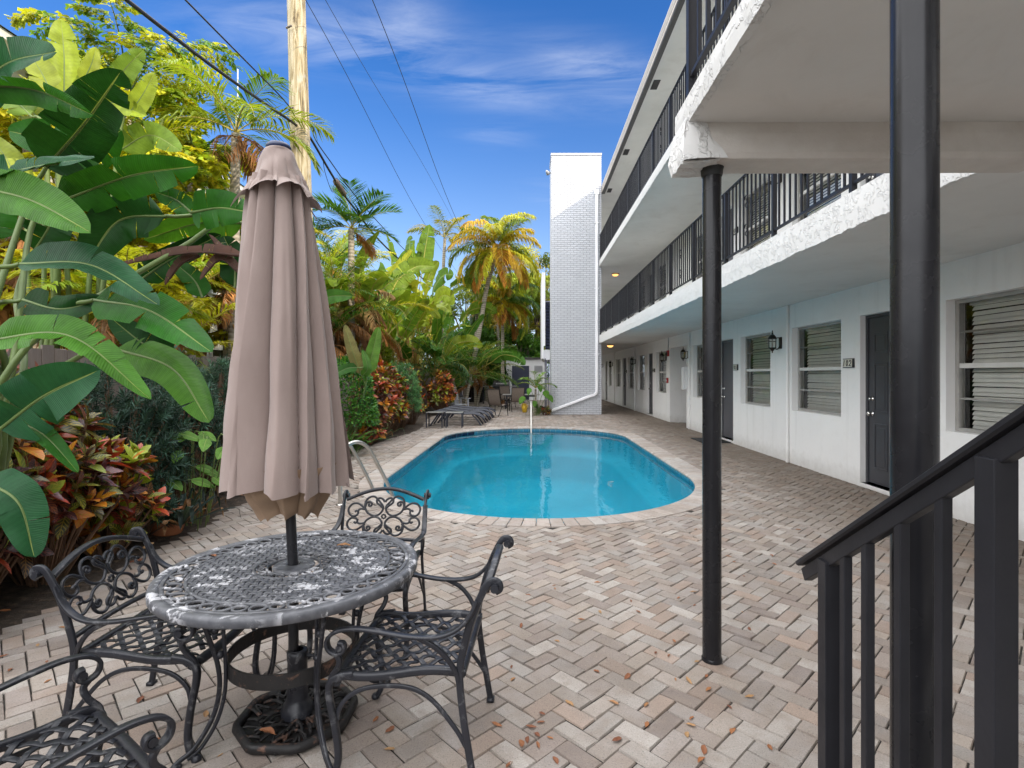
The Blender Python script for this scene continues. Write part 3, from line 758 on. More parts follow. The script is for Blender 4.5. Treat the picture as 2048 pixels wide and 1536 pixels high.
# gallery railings, one bay at a time
def make_bay(ln, deco=False):
    b = MB()
    b.sweep([(0, 0, .955), (0, ln, .955)], rrect(.045, .02)); b.box(-.012, 0, .075, .012, ln, .10)
    b.box(-.022, -.022, 0, .022, .022, .945)
    k = int(round(ln / .117))
    for i in range(1, k): b.box(-.009, i * ln / k - .009, .10, .009, i * ln / k + .009, .945)
    if deco:
        for z0 in (.28, .62):
            for sgn in (-1, 1):
                th = np.linspace(0, 4.6, 22); r_ = .055 - .0095 * th
                b.tube(np.stack([np.zeros(22) - .014, ln * .5 + sgn * (.05 + r_ * np.cos(th) - .05), z0 + sgn * r_ * np.sin(th) + sgn * .03], 1), .007, 5)
    return b
bays = {}
BL = 1.4
for zf in (2.90, 5.63):
    for k in range(-3, 13):
        y = 2.94 + k * BL
        if zf < 3 and k == -1: continue
        ln = BL if k < 12 else 19.76 - y
        key = ('s' if k == 12 else ('d' if k in (2, 4, 5) else 'n'))
        if key not in bays: o = make_bay(ln, key == 'd').build('railing', 'rail_paint', apt); bays[key] = o
        else: o = bays[key].copy(); COL.objects.link(o); o.parent = apt
        o.location = (SLABX + .05, y, zf)

# ------------------------------------------------------------------ things fixed to the building
def make_lantern():
    t = thing('wall_lantern', 'dark bronze wall lantern between the window of 103 and the white downpipe', 'wall lantern', (WALL, 9.25, 2.0), 0, 'coach lanterns along the ground floor wall')
    b = MB(); b.sweep([(0, 0, -.10), (0, 0, .10)], rrect(.09, .02, .3)); bp = MB()
    bp.obox((-.012, 0, 0), (.012, .042, .10), np.eye(3)); o = bp.build('back_plate', 'bronze', t, bevel=.008)
    b = MB(); b.tube(spline([(-.02, 0, -.05), (-.06, 0, -.105), (-.11, 0, -.10), (-.15, 0, -.085)], 14), .009, 8); b.tube(spline([(-.02, 0, .06), (-.05, 0, .09), (-.085, 0, .075)], 10), .007, 8); b.build('arm', 'bronze', t, smooth=True)
    c = (-.15, 0, 0)
    b = MB(); b.lathe([(0, .215), (.008, .21), (.012, .195), (.006, .185), (.016, .17), (.018, .16), (.008, .152), (.03, .14), (.058, .105), (.07, .08), (.074, .072), (.068, .066), (0, .066)], 18, c)
    b.lathe([(0, -.175), (.008, -.17), (.013, -.155), (.006, -.145), (.02, -.135), (.028, -.122), (.05, -.098), (.062, -.088), (.064, -.08), (0, -.08)], 18, c)
    b.build('lantern_cap', 'bronze', t, smooth=True)
    b = MB()
    for k in range(6):
        a = k * math.pi / 3; b.tube([(c[0] + .06 * math.cos(a), .06 * math.sin(a), -.082), (c[0] + .066 * math.cos(a), .066 * math.sin(a), .068)], .0045, 5)
    th = np.linspace(0, 2 * np.pi, 24, endpoint=False)
    b.tube(np.stack([c[0] + .064 * np.cos(th), .064 * np.sin(th), np.full(24, .022)], 1), .004, 5, closed=True); b.build('cage', 'bronze', t)
    b = MB(); b.lathe([(.056, -.08), (.061, .066)], 6, c); b.build('glass_panel', 'glass', t)
    b = MB(); b.lathe([(0, -.08), (.014, -.08), (.014, -.02), (.018, -.01), (.016, .03), (0, .045)], 10, c); b.build('candle_bulb', 'tile_ivory', t, smooth=True)
    return t
ln0 = make_lantern()
for y, z, lab in ((14.62, 2.0, 'dark bronze wall lantern on the passage corner above the white meter box'), (16.98, 2.0, 'dark bronze wall lantern on the far side of the passage beside the red alarm bell'), (21.95, 2.0, 'dark bronze wall lantern beside the second pair of far ground floor windows'),
                  (27.9, 2.0, 'small distant dark wall lantern near the end of the ground floor gallery'), (31.6, 2.0, 'farthest dark wall lantern beside the white chimney edge'), (9.25, 2.0 + DZ2, 'dark wall lantern on the second floor behind the gallery railing')):
    dup(ln0, (WALL, y, z), label=lab)
# house numbers
def digits(bm, ch, cx, cz, h, x):
    """seven-stroke numerals with slanted stems, drawn in thin bars facing -x; +y is to the viewer's left"""
    w = h * .60; t = h * .105
    segs = {'1': [((.1, 1), (-.1, 0))], '0': 'o', '2': [((-.9, .72), (-.55, .97)), ((-.55, .97), (.3, .97)), ((.3, .97), (.75, .75)), ((.75, .75), (.55, .48)), ((.55, .48), (-.9, .04)), ((-.9, .04), (.9, .04))],
            '3': [((-.8, .95), (.7, .95)), ((.7, .95), (-.1, .56)), ((-.1, .56), (.6, .5)), ((.6, .5), (.75, .25)), ((.75, .25), (.3, .03)), ((.3, .03), (-.8, .1))],
            '4': [((.4, 1), (-.9, .32)), ((-.9, .32), (.9, .32)), ((.45, 1), (.45, 0))], '5': [((.8, .96), (-.6, .96)), ((-.6, .96), (-.7, .55)), ((-.7, .55), (.5, .58)), ((.5, .58), (.75, .28)), ((.75, .28), (.2, .03)), ((.2, .03), (-.8, .1))],
            '6': [((.6, .97), (-.3, .8)), ((-.3, .8), (-.75, .35)), ((-.75, .35), (-.4, .04)), ((-.4, .04), (.4, .04)), ((.4, .04), (.75, .3)), ((.75, .3), (.3, .55)), ((.3, .55), (-.65, .42))]}[ch]
    if segs == 'o':
        th = np.linspace(0, 2 * np.pi, 17); pts = [(.75 * math.cos(a), .5 + .48 * math.sin(a)) for a in th]; segs = list(zip(pts, pts[1:]))
    for k, ((a0, b0), (a1, b1)) in enumerate(segs):
        p = np.array((x - .0004 * (k % 3), cy_(cx, a0, b0, w), cz + b0 * h)); q = np.array((x - .0004 * (k % 3), cy_(cx, a1, b1, w), cz + b1 * h))
        d = q - p; l = np.linalg.norm(d); d /= l; nrm = np.array((1., 0, 0)); s_ = np.cross(nrm, d)
        bm.obox((p + q) / 2, (.0025, t * .5, l / 2 + t * .3), (nrm, s_, d))
def cy_(cx, a, b, w): return cx - a * w / 2 - (b - .5) * w * .22
def number(y, z, text, label):
    t = thing('number_plaque', label, 'number plaque', (WALL, y, z), 0, 'apartment number plaques')
    b = MB(); b.box(-.028, -.115, -.062, 0, .115, .062); b.build('plaque_frame', 'black_plastic', t, bevel=.004)
    b = MB()
    for k in range(3): b.box(-.033, .104 - k * .0695 - .0675, -.052, -.0285, .104 - k * .0695, .052)
    b.build('tile', 'tile_ivory', t, bevel=.002)
    b = MB()
    for k, ch in enumerate(text): digits(b, ch, .104 - .034 - k * .0695, -.039, .078, -.0355)
    b.build('numeral', 'ink_black', t)
for y, tx, lab in ((7.27, '102', 'number plaque reading 102 beside the nearest dark door'), (11.25, '103', 'number plaque reading 103 beside the second door along the wall'), (18.65, '104', 'small number plaque 104 beside the third door past the passage'), (24.03, '105', 'tiny number plaque 105 beside the fourth door down the gallery')):
    number(y, 1.61, tx, lab)
number(11.25, 1.61 + DZ2, '203', 'upstairs number plaque 203 seen through the second floor railing')
# meter box, alarm bell, pull station
t = thing('meter_box', 'white electrical meter box on the corner of the open passage', 'meter box', (WALL, 14.72, 1.05))
b = MB(); b.box(-.13, -.11, 0, 0, .13, .62); b.build('cabinet', 'white_plastic', t, bevel=.006)
b = MB(); b.box(-.136, -.10, .02, -.1305, .12, .60); b.build('cabinet_door', 'white_plastic', t, bevel=.004)
b = MB(); b.box(-.10, -.22, .02, 0, -.125, .52); b.tube([(-.05, -.17, .02), (-.05, -.17, -.06)], .02, 8); b.build('breaker_box', 'white_plastic', t, bevel=.004)
t = thing('alarm_bell', 'dark red fire alarm box high on the wall beside the passage', 'fire alarm', (WALL, 16.72, 2.12)); b = MB(); b.box(-.06, -.08, -.09, 0, .08, .09); b.build('housing', 'red_plastic', t, bevel=.012)
b = MB(); b.lathe([(.06, 0), (.055, .03), (.03, .045), (0, .05)], 14); o = b.build('horn', 'black_plastic', t, smooth=True); o.rotation_euler = (0, R(-90), 0); o.location = (-.06, 0, -.02)
t = thing('pull_station', 'red fire alarm pull station at shoulder height beside the passage', 'fire alarm', (WALL, 16.80, 1.28)); b = MB(); b.box(-.05, -.055, -.08, 0, .055, .08); b.build('housing', 'red_plastic', t, bevel=.006)
b = MB(); b.box(-.062, -.04, -.02, -.051, .04, .012); b.build('pull_lever', 'white_plastic', t, bevel=.002)
t = thing('door_mat', 'black rubber door mat in front of door 103', 'door mat', (3.98, 11.9, .0)); b = MB(); b.box(-.3, -.42, .004, .3, .42, .016); b.build('mat', 'mat_rubber', t, bevel=.004)
b = MB()
for q in (((-.3, -.42), (.3, -.42)), ((-.3, .42), (.3, .42)), ((-.3, -.42), (-.3, .42)), ((.3, -.42), (.3, .42))): b.tube([(*q[0], .012), (*q[1], .012)], .010, 6)
b.build('rubber_edge', 'mat_rubber', t)
# ceiling lights
def ceil_light(loc, lab):
    t = thing('ceiling_light', lab, 'ceiling light', loc, 0, 'lit amber ceiling lights under the galleries')
    b = MB(); b.lathe([(0, 0), (.15, 0), (.155, -.02), (.12, -.035), (.115, -.03)], 22); b.build('canopy_ring', 'bronze', t, smooth=True)
    b = MB(); b.lathe([(.125, -.03), (.11, -.07), (.07, -.098), (.02, -.11), (0, -.11)], 20); b.build('glass_bowl', 'lamp_amber', t, smooth=True)
    b = MB(); b.lathe([(0, -.108), (.012, -.11), (.014, -.122), (.006, -.13), (0, -.138)], 10); b.build('finial', 'bronze', t, smooth=True)
ceil_light((3.37, 21.2, 5.43), 'lit amber ceiling light under the upper gallery beyond the chimney')
ceil_light((3.08, 20.6, 2.61), 'lit amber ceiling light under the lower gallery beyond the chimney')

# ------------------------------------------------------------------ brick chimney and its downpipe
ch = thing('brick_chimney', 'tall white painted brick chimney standing at the far end of the pool', 'chimney', (.80, 19.8, 0))
b = MB(); b.box(0, 0, -.01, 1.835, 1.3, 9.5); b.build('chimney_stack', 'painted_brick', ch)
b = MB(); b.box(-.02, -.02, 9.501, 1.855, 1.32, 9.59); b.build('chimney_cap', 'painted_brick', ch, bevel=.006)
dp = thing('downspout', 'white rain downspout running down the chimney and slanting along its foot', 'downspout', (2.46, 19.72, 0))
b = MB(); prof = rrect(.10, .075, .3)
b.sweep(spline([(.0, .02, 8.12), (.0, .025, 7.6), (.0, .025, 5), (0, .025, 2.0), (0, .025, .95), (-.02, .02, .80), (-.10, .0, .72), (-.3, 0, .66), (-.9, -.01, .43), (-1.75, -.02, .12)], 60), prof, up=(0, 1, 0)); b.build('pipe', 'shed_wall', dp)
b = MB()
for z in (2.2, 4.6, 7.0): b.box(-.075, -.02, z, .075, .078, z + .03)
b.build('strap', 'shed_wall', dp)
b = MB(); b.sweep([(0, .03, 8.05), (0, .03, 8.2)], rrect(.16, .11, .2), up=(0, 1, 0)); b.build('rain_head', 'shed_wall', dp)
t = thing('flood_light', 'small grey flood light near the top left edge of the chimney', 'flood light', (.80, 19.95, 8.9)); b = MB(); b.tube([(0, 0, 0), (-.1, -.05, .02)], .02, 8); b.build('bracket', 'resin_grey', t)
b = MB(); b.lathe([(0, .1), (.04, .1), (.05, .05), (.085, -.05), (.08, -.055), (0, -.045)], 14); o = b.build('lamp_head', 'resin_grey', t, smooth=True); o.location = (-.13, -.07, 0); o.rotation_euler = (R(70), 0, R(-30))
# stair tower of the next wing, seen edge-on behind the chimney
st = thing('stair_tower', 'narrow white stair tower with dark louvred panels behind the chimney', 'stair tower', (.50, 21.3, 0))
b = MB(); b.box(.0, 0, 2.1, .06, 3.0, 5.5); b.box(.07, .1, 2.05, 2.0, 3.0, 2.45); b.box(.062, 0, 2.6, .12, .1, 5.5); b.build('wall', 'shed_wall', st)
b = MB()
for k in range(16): b.obox((.27, .07, 2.50 + k * .12 + .05), (.145, .045, .012), ((1, 0, 0), (0, .8, .6), (0, -.6, .8)))
b.build('louvre', 'blue_door', st)
b = MB(); b.box(.13, .12, 2.46, .6, .14, 4.4); b.build('louvre_backing', 'blue_door', st)
b = MB(); b.box(.10, .0, 0, .14, .04, 2.1)
for k in range(4): b.box(.16 + k * .07, .01, .05, .185 + k * .07, .035, 2.05)
b.box(.142, .01, .02, .45, .035, .05); b.build('gate', 'blue_door', st)

# ------------------------------------------------------------------ landing, columns and stair in the foreground
ldg = thing('stair_landing', 'white concrete landing slab with a cracked beam overhead at the stair', 'landing', (.763, .95, 2.5))
b = MB(); b.box(.012, 0, .177, 1.78, 1.88, .30); b.build('landing_slab', 'soffit_paint', ldg)
b = MB(); G = []
nv = np.convolve(nr.normal(0, 1, 200), np.ones(7) / 7, 'same'); nv2 = np.convolve(nr.normal(0, 1, 200), np.ones(9) / 9, 'same')
for i, y in enumerate(np.linspace(0, 1.885, 200)): G.append([(.04, y, .174), (.006 + nv2[i] * .003, y, .176 + nv[i] * .002), (0 + nv2[i] * .002, y, .24), (.002, y, .301), (.05, y, .303)])
b.grid(G); b.build('slab_edge', 'stucco', ldg)
bm_ = bmesh.new(); bmesh.ops.create_grid(bm_, x_segments=60, y_segments=10, size=1); bm_.free()
b = MB(); rows = []
prof = [(1.675, .1765), (1.668, .12), (1.67, .03), (1.682, .004), (1.70, 0), (1.80, .002), (1.885, .006), (1.9, .02), (1.9, .12), (1.9, .1765)]
for i, x in enumerate(np.linspace(0, 1.79, 90)):
    k = max(0, 1 - x / .16); rows.append([(x, y + (nr.normal(0, .006) * k if j in (1, 2, 3) else 0) - x * .008, z + (nr.normal(0, .007) * k if 2 <= j <= 6 else 0) + (0 if j not in (3, 4, 5, 6) else -.0)) for j, (y, z) in enumerate(prof)])
b.grid(rows); b.poly([r for r in rows[0]]); b.build('beam', 'concrete_beam', ldg)
b = MB()                                                  # knocked corner of stucco on the beam end
G = []
for i, y in enumerate(np.linspace(1.66, 1.905, 18)):
    G.append([(.17 + nr.normal(0, .012), y - .0, .004 - .006), (.06, y, -.010 + nr.normal(0, .003)), (-.016, y, -.012 + nr.normal(0, .006)), (-.022 + nr.normal(0, .005), y, .05), (-.016 + nr.normal(0, .004), y, .12), (-.004, y, .20)])
b.grid(G); gg = [[(-.02, 1.655, -.012), (-.02, 1.652, .06), (-.012, 1.654, .13), (-.002, 1.662, .178)], [(.05, 1.652, -.004), (.05, 1.650, .06), (.06, 1.652, .12), (.05, 1.662, .178)], [(.11, 1.656, .0), (.13, 1.658, .06), (.10, 1.660, .12), (.08, 1.667, .177)], [(.20, 1.664, .002), (.17, 1.664, .05), (.12, 1.666, .1), (.10, 1.6685, .17)]]
b.grid(gg); b.build('chipped_stucco', 'stucco', ldg)
b = MB(); rl = 1.66
b.box(-.0, rl - .02, .303, .042, rl + .022, 1.35)
for k in range(1, 14):
    y = rl - k * .122; w_ = .009
    if k % 7 == 0: w_ = .02
    b.box(.02 - w_, y - w_, .40 if w_ < .02 else .303, .02 + w_, y + w_, 1.25)
b.box(.008, 0, .38, .032, rl - .021, .40); b.build('railing', 'rail_paint', ldg)
b = MB(); b.sweep([(.02, -.02, 1.27), (.02, rl + .02, 1.27)], rrect(.05, .035)); b.build('handrail', 'rail_paint', ldg)

def column(loc, top, r_, lab):
    t = thing('steel_column', lab, 'steel column', loc, 0, 'round black steel columns under the landing')
    b = MB(); zs = np.linspace(0, top, 40); b.lathe([(r_, z) for k, z in enumerate(zs)], 40); b.build('shaft', 'column_paint', t, smooth=True)
    b = MB(); b.lathe([(r_ + .004, 0), (r_ + .005, .012), (r_ + .001, .02)], 32); b.build('base_collar', 'column_paint', t, smooth=True)
    b = MB(); b.lathe([(r_ + .002, top - .045), (r_ + .007, top - .03), (r_ + .008, top - .012), (r_ + .012, top)], 28); b.build('sealed_joint', 'ink_black', t, smooth=True)
column((.927, 2.745, 0), 2.50, .0465, 'slim round black steel column standing on the pavers at the beam end')
column((.905, 1.27, 0), 2.675, .0485, 'thick near round black steel column rising beside the stair handrail')

sr = thing('stair_handrail', 'dark steel stair handrail with square balusters at the lower right', 'handrail', (.78, 0, 0))
sl = (1.387 - .934) / (1.515 - .852)
def rz_(y): return .934 + (1.515 - y) * sl
b = MB(); ya, yb = 1.53, -.35
b.sweep([(0, ya, rz_(ya) - .006), (0, 1.2, rz_(1.2) - .006), (0, yb, rz_(yb) - .006)], [(-.026, -.004), (-.02, -.008), (.02, -.008), (.026, -.004), (.026, .004), (.018, .009), (-.018, .009), (-.026, .004)], up=(0, 0, 1)); b.build('cap_rail', 'rail_paint', sr)
b = MB(); b.sweep([(0, ya - .012, rz_(ya) - .034), (0, yb, rz_(yb) - .034)], rrect(.024, .034, .1), up=(0, 0, 1)); b.build('channel', 'rail_paint', sr)
def bal(y, w, name):
    b = MB(); z1 = rz_(y) - .040; z0 = max(.0, (1.45 - y) * sl)
    b.box(-w, y - w, z0, w, y + w, z1); b.build(name, 'rail_paint', sr, bevel=.002)
b = MB(); b.sweep([(0, 1.50, .0), (0, 1.44, .03), (0, -.35, (1.45 + .35) * sl - .02)], rrect(.04, .16, .1), up=(0, 0, 1)); b.build('stringer', 'rail_paint', sr)
bal(1.408, .019, 'post')
for y in (1.331, 1.245, 1.132, 1.018): bal(y, .0105, 'baluster')
bal(.903, .0205, 'post')
for y in (.79, .675, .56, .445, .33): bal(y, .0105, 'baluster')
stp = thing('concrete_stair', 'grey concrete stair rising behind the dark handrail', 'stair', (.965, 0, 0))
for k in range(14):
    b = MB(); y = 1.47 - k * .255; b.box(.0, y - .27, k * .174 - (.0 if k == 0 else .03), 1.5, y, (k + 1) * .174); b.build('step', 'concrete_beam', stp, bevel=.008)
# ------------------------------------------------------------------ cast table, parasol, chairs
TX, TY, TZ, TR = -.99, 2.27, .655, .508
tbl = thing('patio_table', 'round cast metal table with peeling dark paint and woven lattice top', 'table', (TX, TY, 0))
b = MB(); b.lathe([(.470, TZ - .006), (.474, TZ), (.498, TZ + .001), (.506, TZ - .004), (.509, TZ - .014), (.508, TZ - .034), (.503, TZ - .038), (.497, TZ - .034), (.494, TZ - .014), (.470, TZ - .014)], 96); b.build('table_rim', 'table_metal', tbl, smooth=True)
b = MB()
for r0, r1 in ((.378, .392), (.455, .470), (.145, .156), (.098, .108)): b.lathe([(r0, TZ - .012), (r0, TZ - .003), (r0 + .002, TZ), (r1 - .002, TZ), (r1, TZ - .003), (r1, TZ - .012)], 90)
b.lathe([(.026, TZ - .010), (.026, TZ + .002), (.030, TZ + .003), (.072, TZ - .001), (.080, TZ), (.084, TZ - .008)], 48); b.build('ring', 'table_metal', tbl, smooth=True)
b = MB(); sp_ = .0262; prof = rrect(.0165, .006, .3)
for d in (0, 1):
    a0 = R(6) + d * R(90); u_ = np.array((math.cos(a0), math.sin(a0))); v_ = np.array((-u_[1], u_[0]))
    for k in range(-15, 16):
        o = k * sp_
        if abs(o) > .380: continue
        L_ = math.sqrt(.384 ** 2 - o * o)
        segs = [(-L_, L_)] if abs(o) > .150 else [(-L_, -math.sqrt(.151 ** 2 - o * o)), (math.sqrt(.151 ** 2 - o * o), L_)]
        for s0, s1 in segs:
            n_ = max(6, int((s1 - s0) / .009)); t = np.linspace(s0, s1, n_)
            z = TZ - .007 + .0035 * np.sin(t / sp_ * math.pi + (k % 2) * math.pi + (math.pi / 2 if d else -math.pi / 2))
            b.sweep(np.stack([u_[0] * t + v_[0] * o, u_[1] * t + v_[1] * o, z], 1), prof, cap=False)
b.build('lattice', 'table_metal', tbl, smooth=True)
b = MB(); nb = 22; pf = rrect(.010, .010, .35)
for k in range(nb):
    a = 2 * math.pi * k / nb; a2 = a + math.pi / nb
    for (r_, aa, rad) in ((.424, a, .027), (.424, a2, .023)):
        th = np.linspace(0, 2 * np.pi, 18, endpoint=False)
        b.sweep(np.stack([r_ * math.cos(aa) + rad * np.cos(th), r_ * math.sin(aa) + rad * np.sin(th), np.full(18, TZ - .005)], 1), pf, closed=True)
    th = np.linspace(a, a2, 7)                                 # little s-curves tying the rings together
    rr_ = .424 + .026 * np.cos((th - a) / (a2 - a) * math.pi * (1 if k % 2 else -1)); b.sweep(np.stack([rr_ * np.cos(th), rr_ * np.sin(th), np.full(7, TZ - .004)], 1), pf, cap=False)
b.build('scroll_border', 'table_metal', tbl, smooth=True); b = MB()
for k in range(16):
    a = 2 * math.pi * k / 16; th = np.linspace(0, 2 * np.pi, 12, endpoint=False)
    b.sweep(np.stack([.1265 * math.cos(a) + .015 * np.cos(th), .1265 * math.sin(a) + .015 * np.sin(th), np.full(12, TZ - .005)], 1), rrect(.007, .008, .35), closed=True)
b.build('scroll_border', 'table_metal', tbl, smooth=True)
b = MB(); b.lathe([(.2425, .268), (.2505, .268), (.2505, .325), (.2425, .325), (.2425, .268)], 64); b.build('brace_ring', 'rusty_iron', tbl, smooth=False)
for k, deg in enumerate((-138, -49, 41, 131)):
    b = MB(); a = R(deg); ca_, sa_ = math.cos(a), math.sin(a)
    f3 = lambda L_: np.stack([L_[:, 0] * ca_, L_[:, 0] * sa_, L_[:, 1]], 1)
    out_ = spline([(.33, TZ - .03), (.35, .58), (.318, .46), (.285, .34), (.278, .24), (.30, .14), (.36, .05), (.41, .022), (.43, .008)], 34)
    in_ = spline([(.24, TZ - .03), (.268, .56), (.262, .42), (.256, .30), (.262, .2), (.29, .11), (.34, .04), (.385, .016)], 30)
    pf = rrect(.017, .015, .35); side = (-sa_, ca_, 0)
    b.sweep(f3(out_), pf, up=side); b.sweep(f3(in_), rrect(.014, .013, .35), up=side)
    for z in (.47, .37):
        xo = np.interp(-z, -out_[:, 1], out_[:, 0]); xi = np.interp(-z, -in_[:, 1], in_[:, 0]); xm = (xo + xi) / 2
        b.lathe([(0, -.016), (.011, -.012), (.016, 0), (.011, .012), (0, .016)], 10, (xm * ca_, xm * sa_, z))
        b.tube([(xo * ca_, xo * sa_, z), (xi * ca_, xi * sa_, z)], .006, 6)
    b.lathe([(0, 0), (.018, 0), (.02, .008), (.012, .016), (0, .018)], 12, (.42 * ca_, .42 * sa_, 0)); b.build('leg', 'cast_metal', tbl, smooth=True)

base = thing('umbrella_base', 'black octagonal cast iron umbrella base with rusty twig relief', 'umbrella base', (-.975, 2.27, 0))
b = MB(); oc = [(.232 * math.cos(R(22.5 + 45 * k)), .232 * math.sin(R(22.5 + 45 * k))) for k in range(8)]
P = []
for k in range(8):
    p, q = np.array(oc[k]), np.array(oc[(k + 1) % 8]); P += [(*(p * .92 + q * .08), .026), (*(p * .5 + q * .5), .026), (*(p * .08 + q * .92), .026)]
b.sweep(P, rrect(.032, .036, .4), closed=True); b.build('base_frame', 'rusty_iron', base, smooth=True)
b = MB(); b.poly([(x * .97, y * .97, .012) for x, y in oc]); b.poly([(x * .97, y * .97, .004) for x, y in oc][::-1])
for k in range(120):
    a = rnd.uniform(0, 6.28); r_ = rnd.uniform(.05, .20); c = np.array((r_ * math.cos(a), r_ * math.sin(a))); d = rnd.uniform(-.7, .7) + a; l = rnd.uniform(.015, .05); e_ = np.array((math.cos(d), math.sin(d))) * l
    z = .02 + rnd.random() * .016; b.tube([(*(c - e_), z - .006), (*c, z + .006), (*(c + e_), z - .004)], rnd.uniform(.004, .008), 6)
b.build('twig_relief', 'rusty_iron', base, smooth=True)
b = MB(); b.lathe([(.064, .03), (.066, .05), (.058, .07), (.046, .085), (.042, .10), (.039, .25), (.042, .262), (.042, .292), (.036, .297), (.024, .298)], 28); b.build('collar', 'cast_metal', base, smooth=True)
b = MB(); b.tube([(.04, -.0, .272), (.075, 0, .272)], .007, 8); b.lathe([(0, -.012), (.016, -.01), (.018, 0), (.016, .01), (0, .012)], 10, (.082, 0, .272)); b.build('clamp_knob', 'cast_metal', base, smooth=True)

umb = thing('patio_umbrella', 'closed taupe patio umbrella standing through the round table', 'umbrella', (-.992, 2.27, 0))
def umx(z): return -.012 - .050 * (z - .6) / 1.8 if z > .6 else 0
pole_pts = [(umx(z), 0, z) for z in (.25, .6, 1.2, 1.8, 2.36)]
b = MB(); b.tube(pole_pts, .0205, 16); b.build('pole', 'charcoal_paint', umb, smooth=True)
nth, nz_ = 800, 120
def cloth(zs, rad, amp, nf, fold, ph, hem, seed, twist=0, creases=0):
    g = np.random.default_rng(seed); t = np.linspace(0, 2 * np.pi, nth, endpoint=False); G = np.zeros((len(zs), nth, 3))
    pa_ = g.uniform(.45, 1.45, nf); wid_ = np.cumsum(g.uniform(.72, 1.28, nf)); wid_ = np.r_[0, wid_] / wid_[-1] * nf
    wz = g.uniform(0, 6.28, 6); CR = [(g.uniform(0, 6.28), g.uniform(.15, .9), g.uniform(-1.3, 1.3), g.uniform(.05, .11), g.uniform(.10, .28), g.choice([-1, 1]) * g.uniform(.005, .012)) for _ in range(26)]
    for i, z in enumerate(zs):
        f = i / (len(zs) - 1)
        w = np.interp((t / (2 * np.pi) * nf + ph + twist * f * (1 + .5 * np.sin(t + 1))) % nf, np.arange(nf + 1), wid_)        # uneven fold spacing
        k = np.minimum(np.floor(w).astype(int), nf - 1); x = w - np.floor(w)
        ak = pa_[k] * (1 - (1 - f) * .35)
        prof = np.sin(np.pi * x) ** .6                                                  # rounded flute with sharp valleys
        r_ = rad(f) * (1 + amp(f) * ak * (prof - .6))
        th = t + fold * (.4 + .6 * f) * ak * np.sin(2 * np.pi * x + .7) / nf * 1.9
        r_ = r_ + .0035 * np.sin(3 * t + 9 * f + wz[0]) + .003 * np.sin(7 * t - 15 * f + wz[1]) * f
        for (t0, f0, sl_, wt, wf, am) in CR: r_ = r_ + am * np.exp(-(((t - t0 - sl_ * (f - f0) + np.pi) % (2 * np.pi) - np.pi) / wt) ** 2 - ((f - f0) / wf) ** 2) * (creases if creases else 0)
        hz = z + hem(f) * (.5 * np.sin(2 * t + wz[2]) + .5 * ak * np.cos(2 * np.pi * x))
        G[i, :, 0] = r_ * np.cos(th) + umx(z); G[i, :, 1] = r_ * np.sin(th); G[i, :, 2] = hz
    return G
b = MB(); zs = np.linspace(2.27, .985, nz_)
G = cloth(zs, lambda f: .092 + .138 * f ** .9, lambda f: 1.0 - .60 * f ** .6, 11, .92, .3, lambda f: .024 * f ** 5, 3, twist=.7, creases=1)
b.grid(G, close_j=True)
Gh = np.concatenate([G[-1:], G[-1:] * 1]); Gh[1, :, 0] = (Gh[1, :, 0] - umx(1)) * .965 + umx(1); Gh[1, :, 1] *= .965; Gh[1, :, 2] += .018; b.grid(Gh, close_j=True)
b.build('canopy', 'taupe_cloth', umb, smooth=True)
b = MB(); zs = np.linspace(2.385, 2.185, 40)
G = cloth(zs, lambda f: .056 + .072 * f ** .95 + .026 * max(0, f - .72) / .28, lambda f: .03 + .30 * f ** 1.6, 8, .55, .1, lambda f: .045 * f ** 3, 8)
top = np.zeros((3, nth, 3)); t = np.linspace(0, 2 * np.pi, nth, endpoint=False)
for i, (r_, z) in enumerate(((.02, 2.40), (.045, 2.398), (.055, 2.390))): top[i, :, 0] = r_ * np.cos(t) + umx(z); top[i, :, 1] = r_ * np.sin(t); top[i, :, 2] = z
b.grid(np.concatenate([top, G]), close_j=True); b.build('vent_flap', 'taupe_cloth', umb, smooth=True)
b = MB(); zs = np.linspace(1.08, .865, 30)
G = cloth(zs, lambda f: .205 - .105 * f ** 1.2, lambda f: .28, 8, .5, .2, lambda f: .028 * f ** 2, 5); b.grid(G, close_j=True); b.build('canopy_lining', 'cloth_under', umb, smooth=True)
b = MB(); b.lathe([(0, .026), (.02, .025), (.042, .017), (.05, .006), (.05, 0), (.046, -.006)], 24, (umx(2.4), 0, 2.402)); a = Mat('finial_blue', (.012, .022, .07), .35); M['finial_blue'] = a.m; b.build('finial', 'finial_blue', umb, smooth=True)

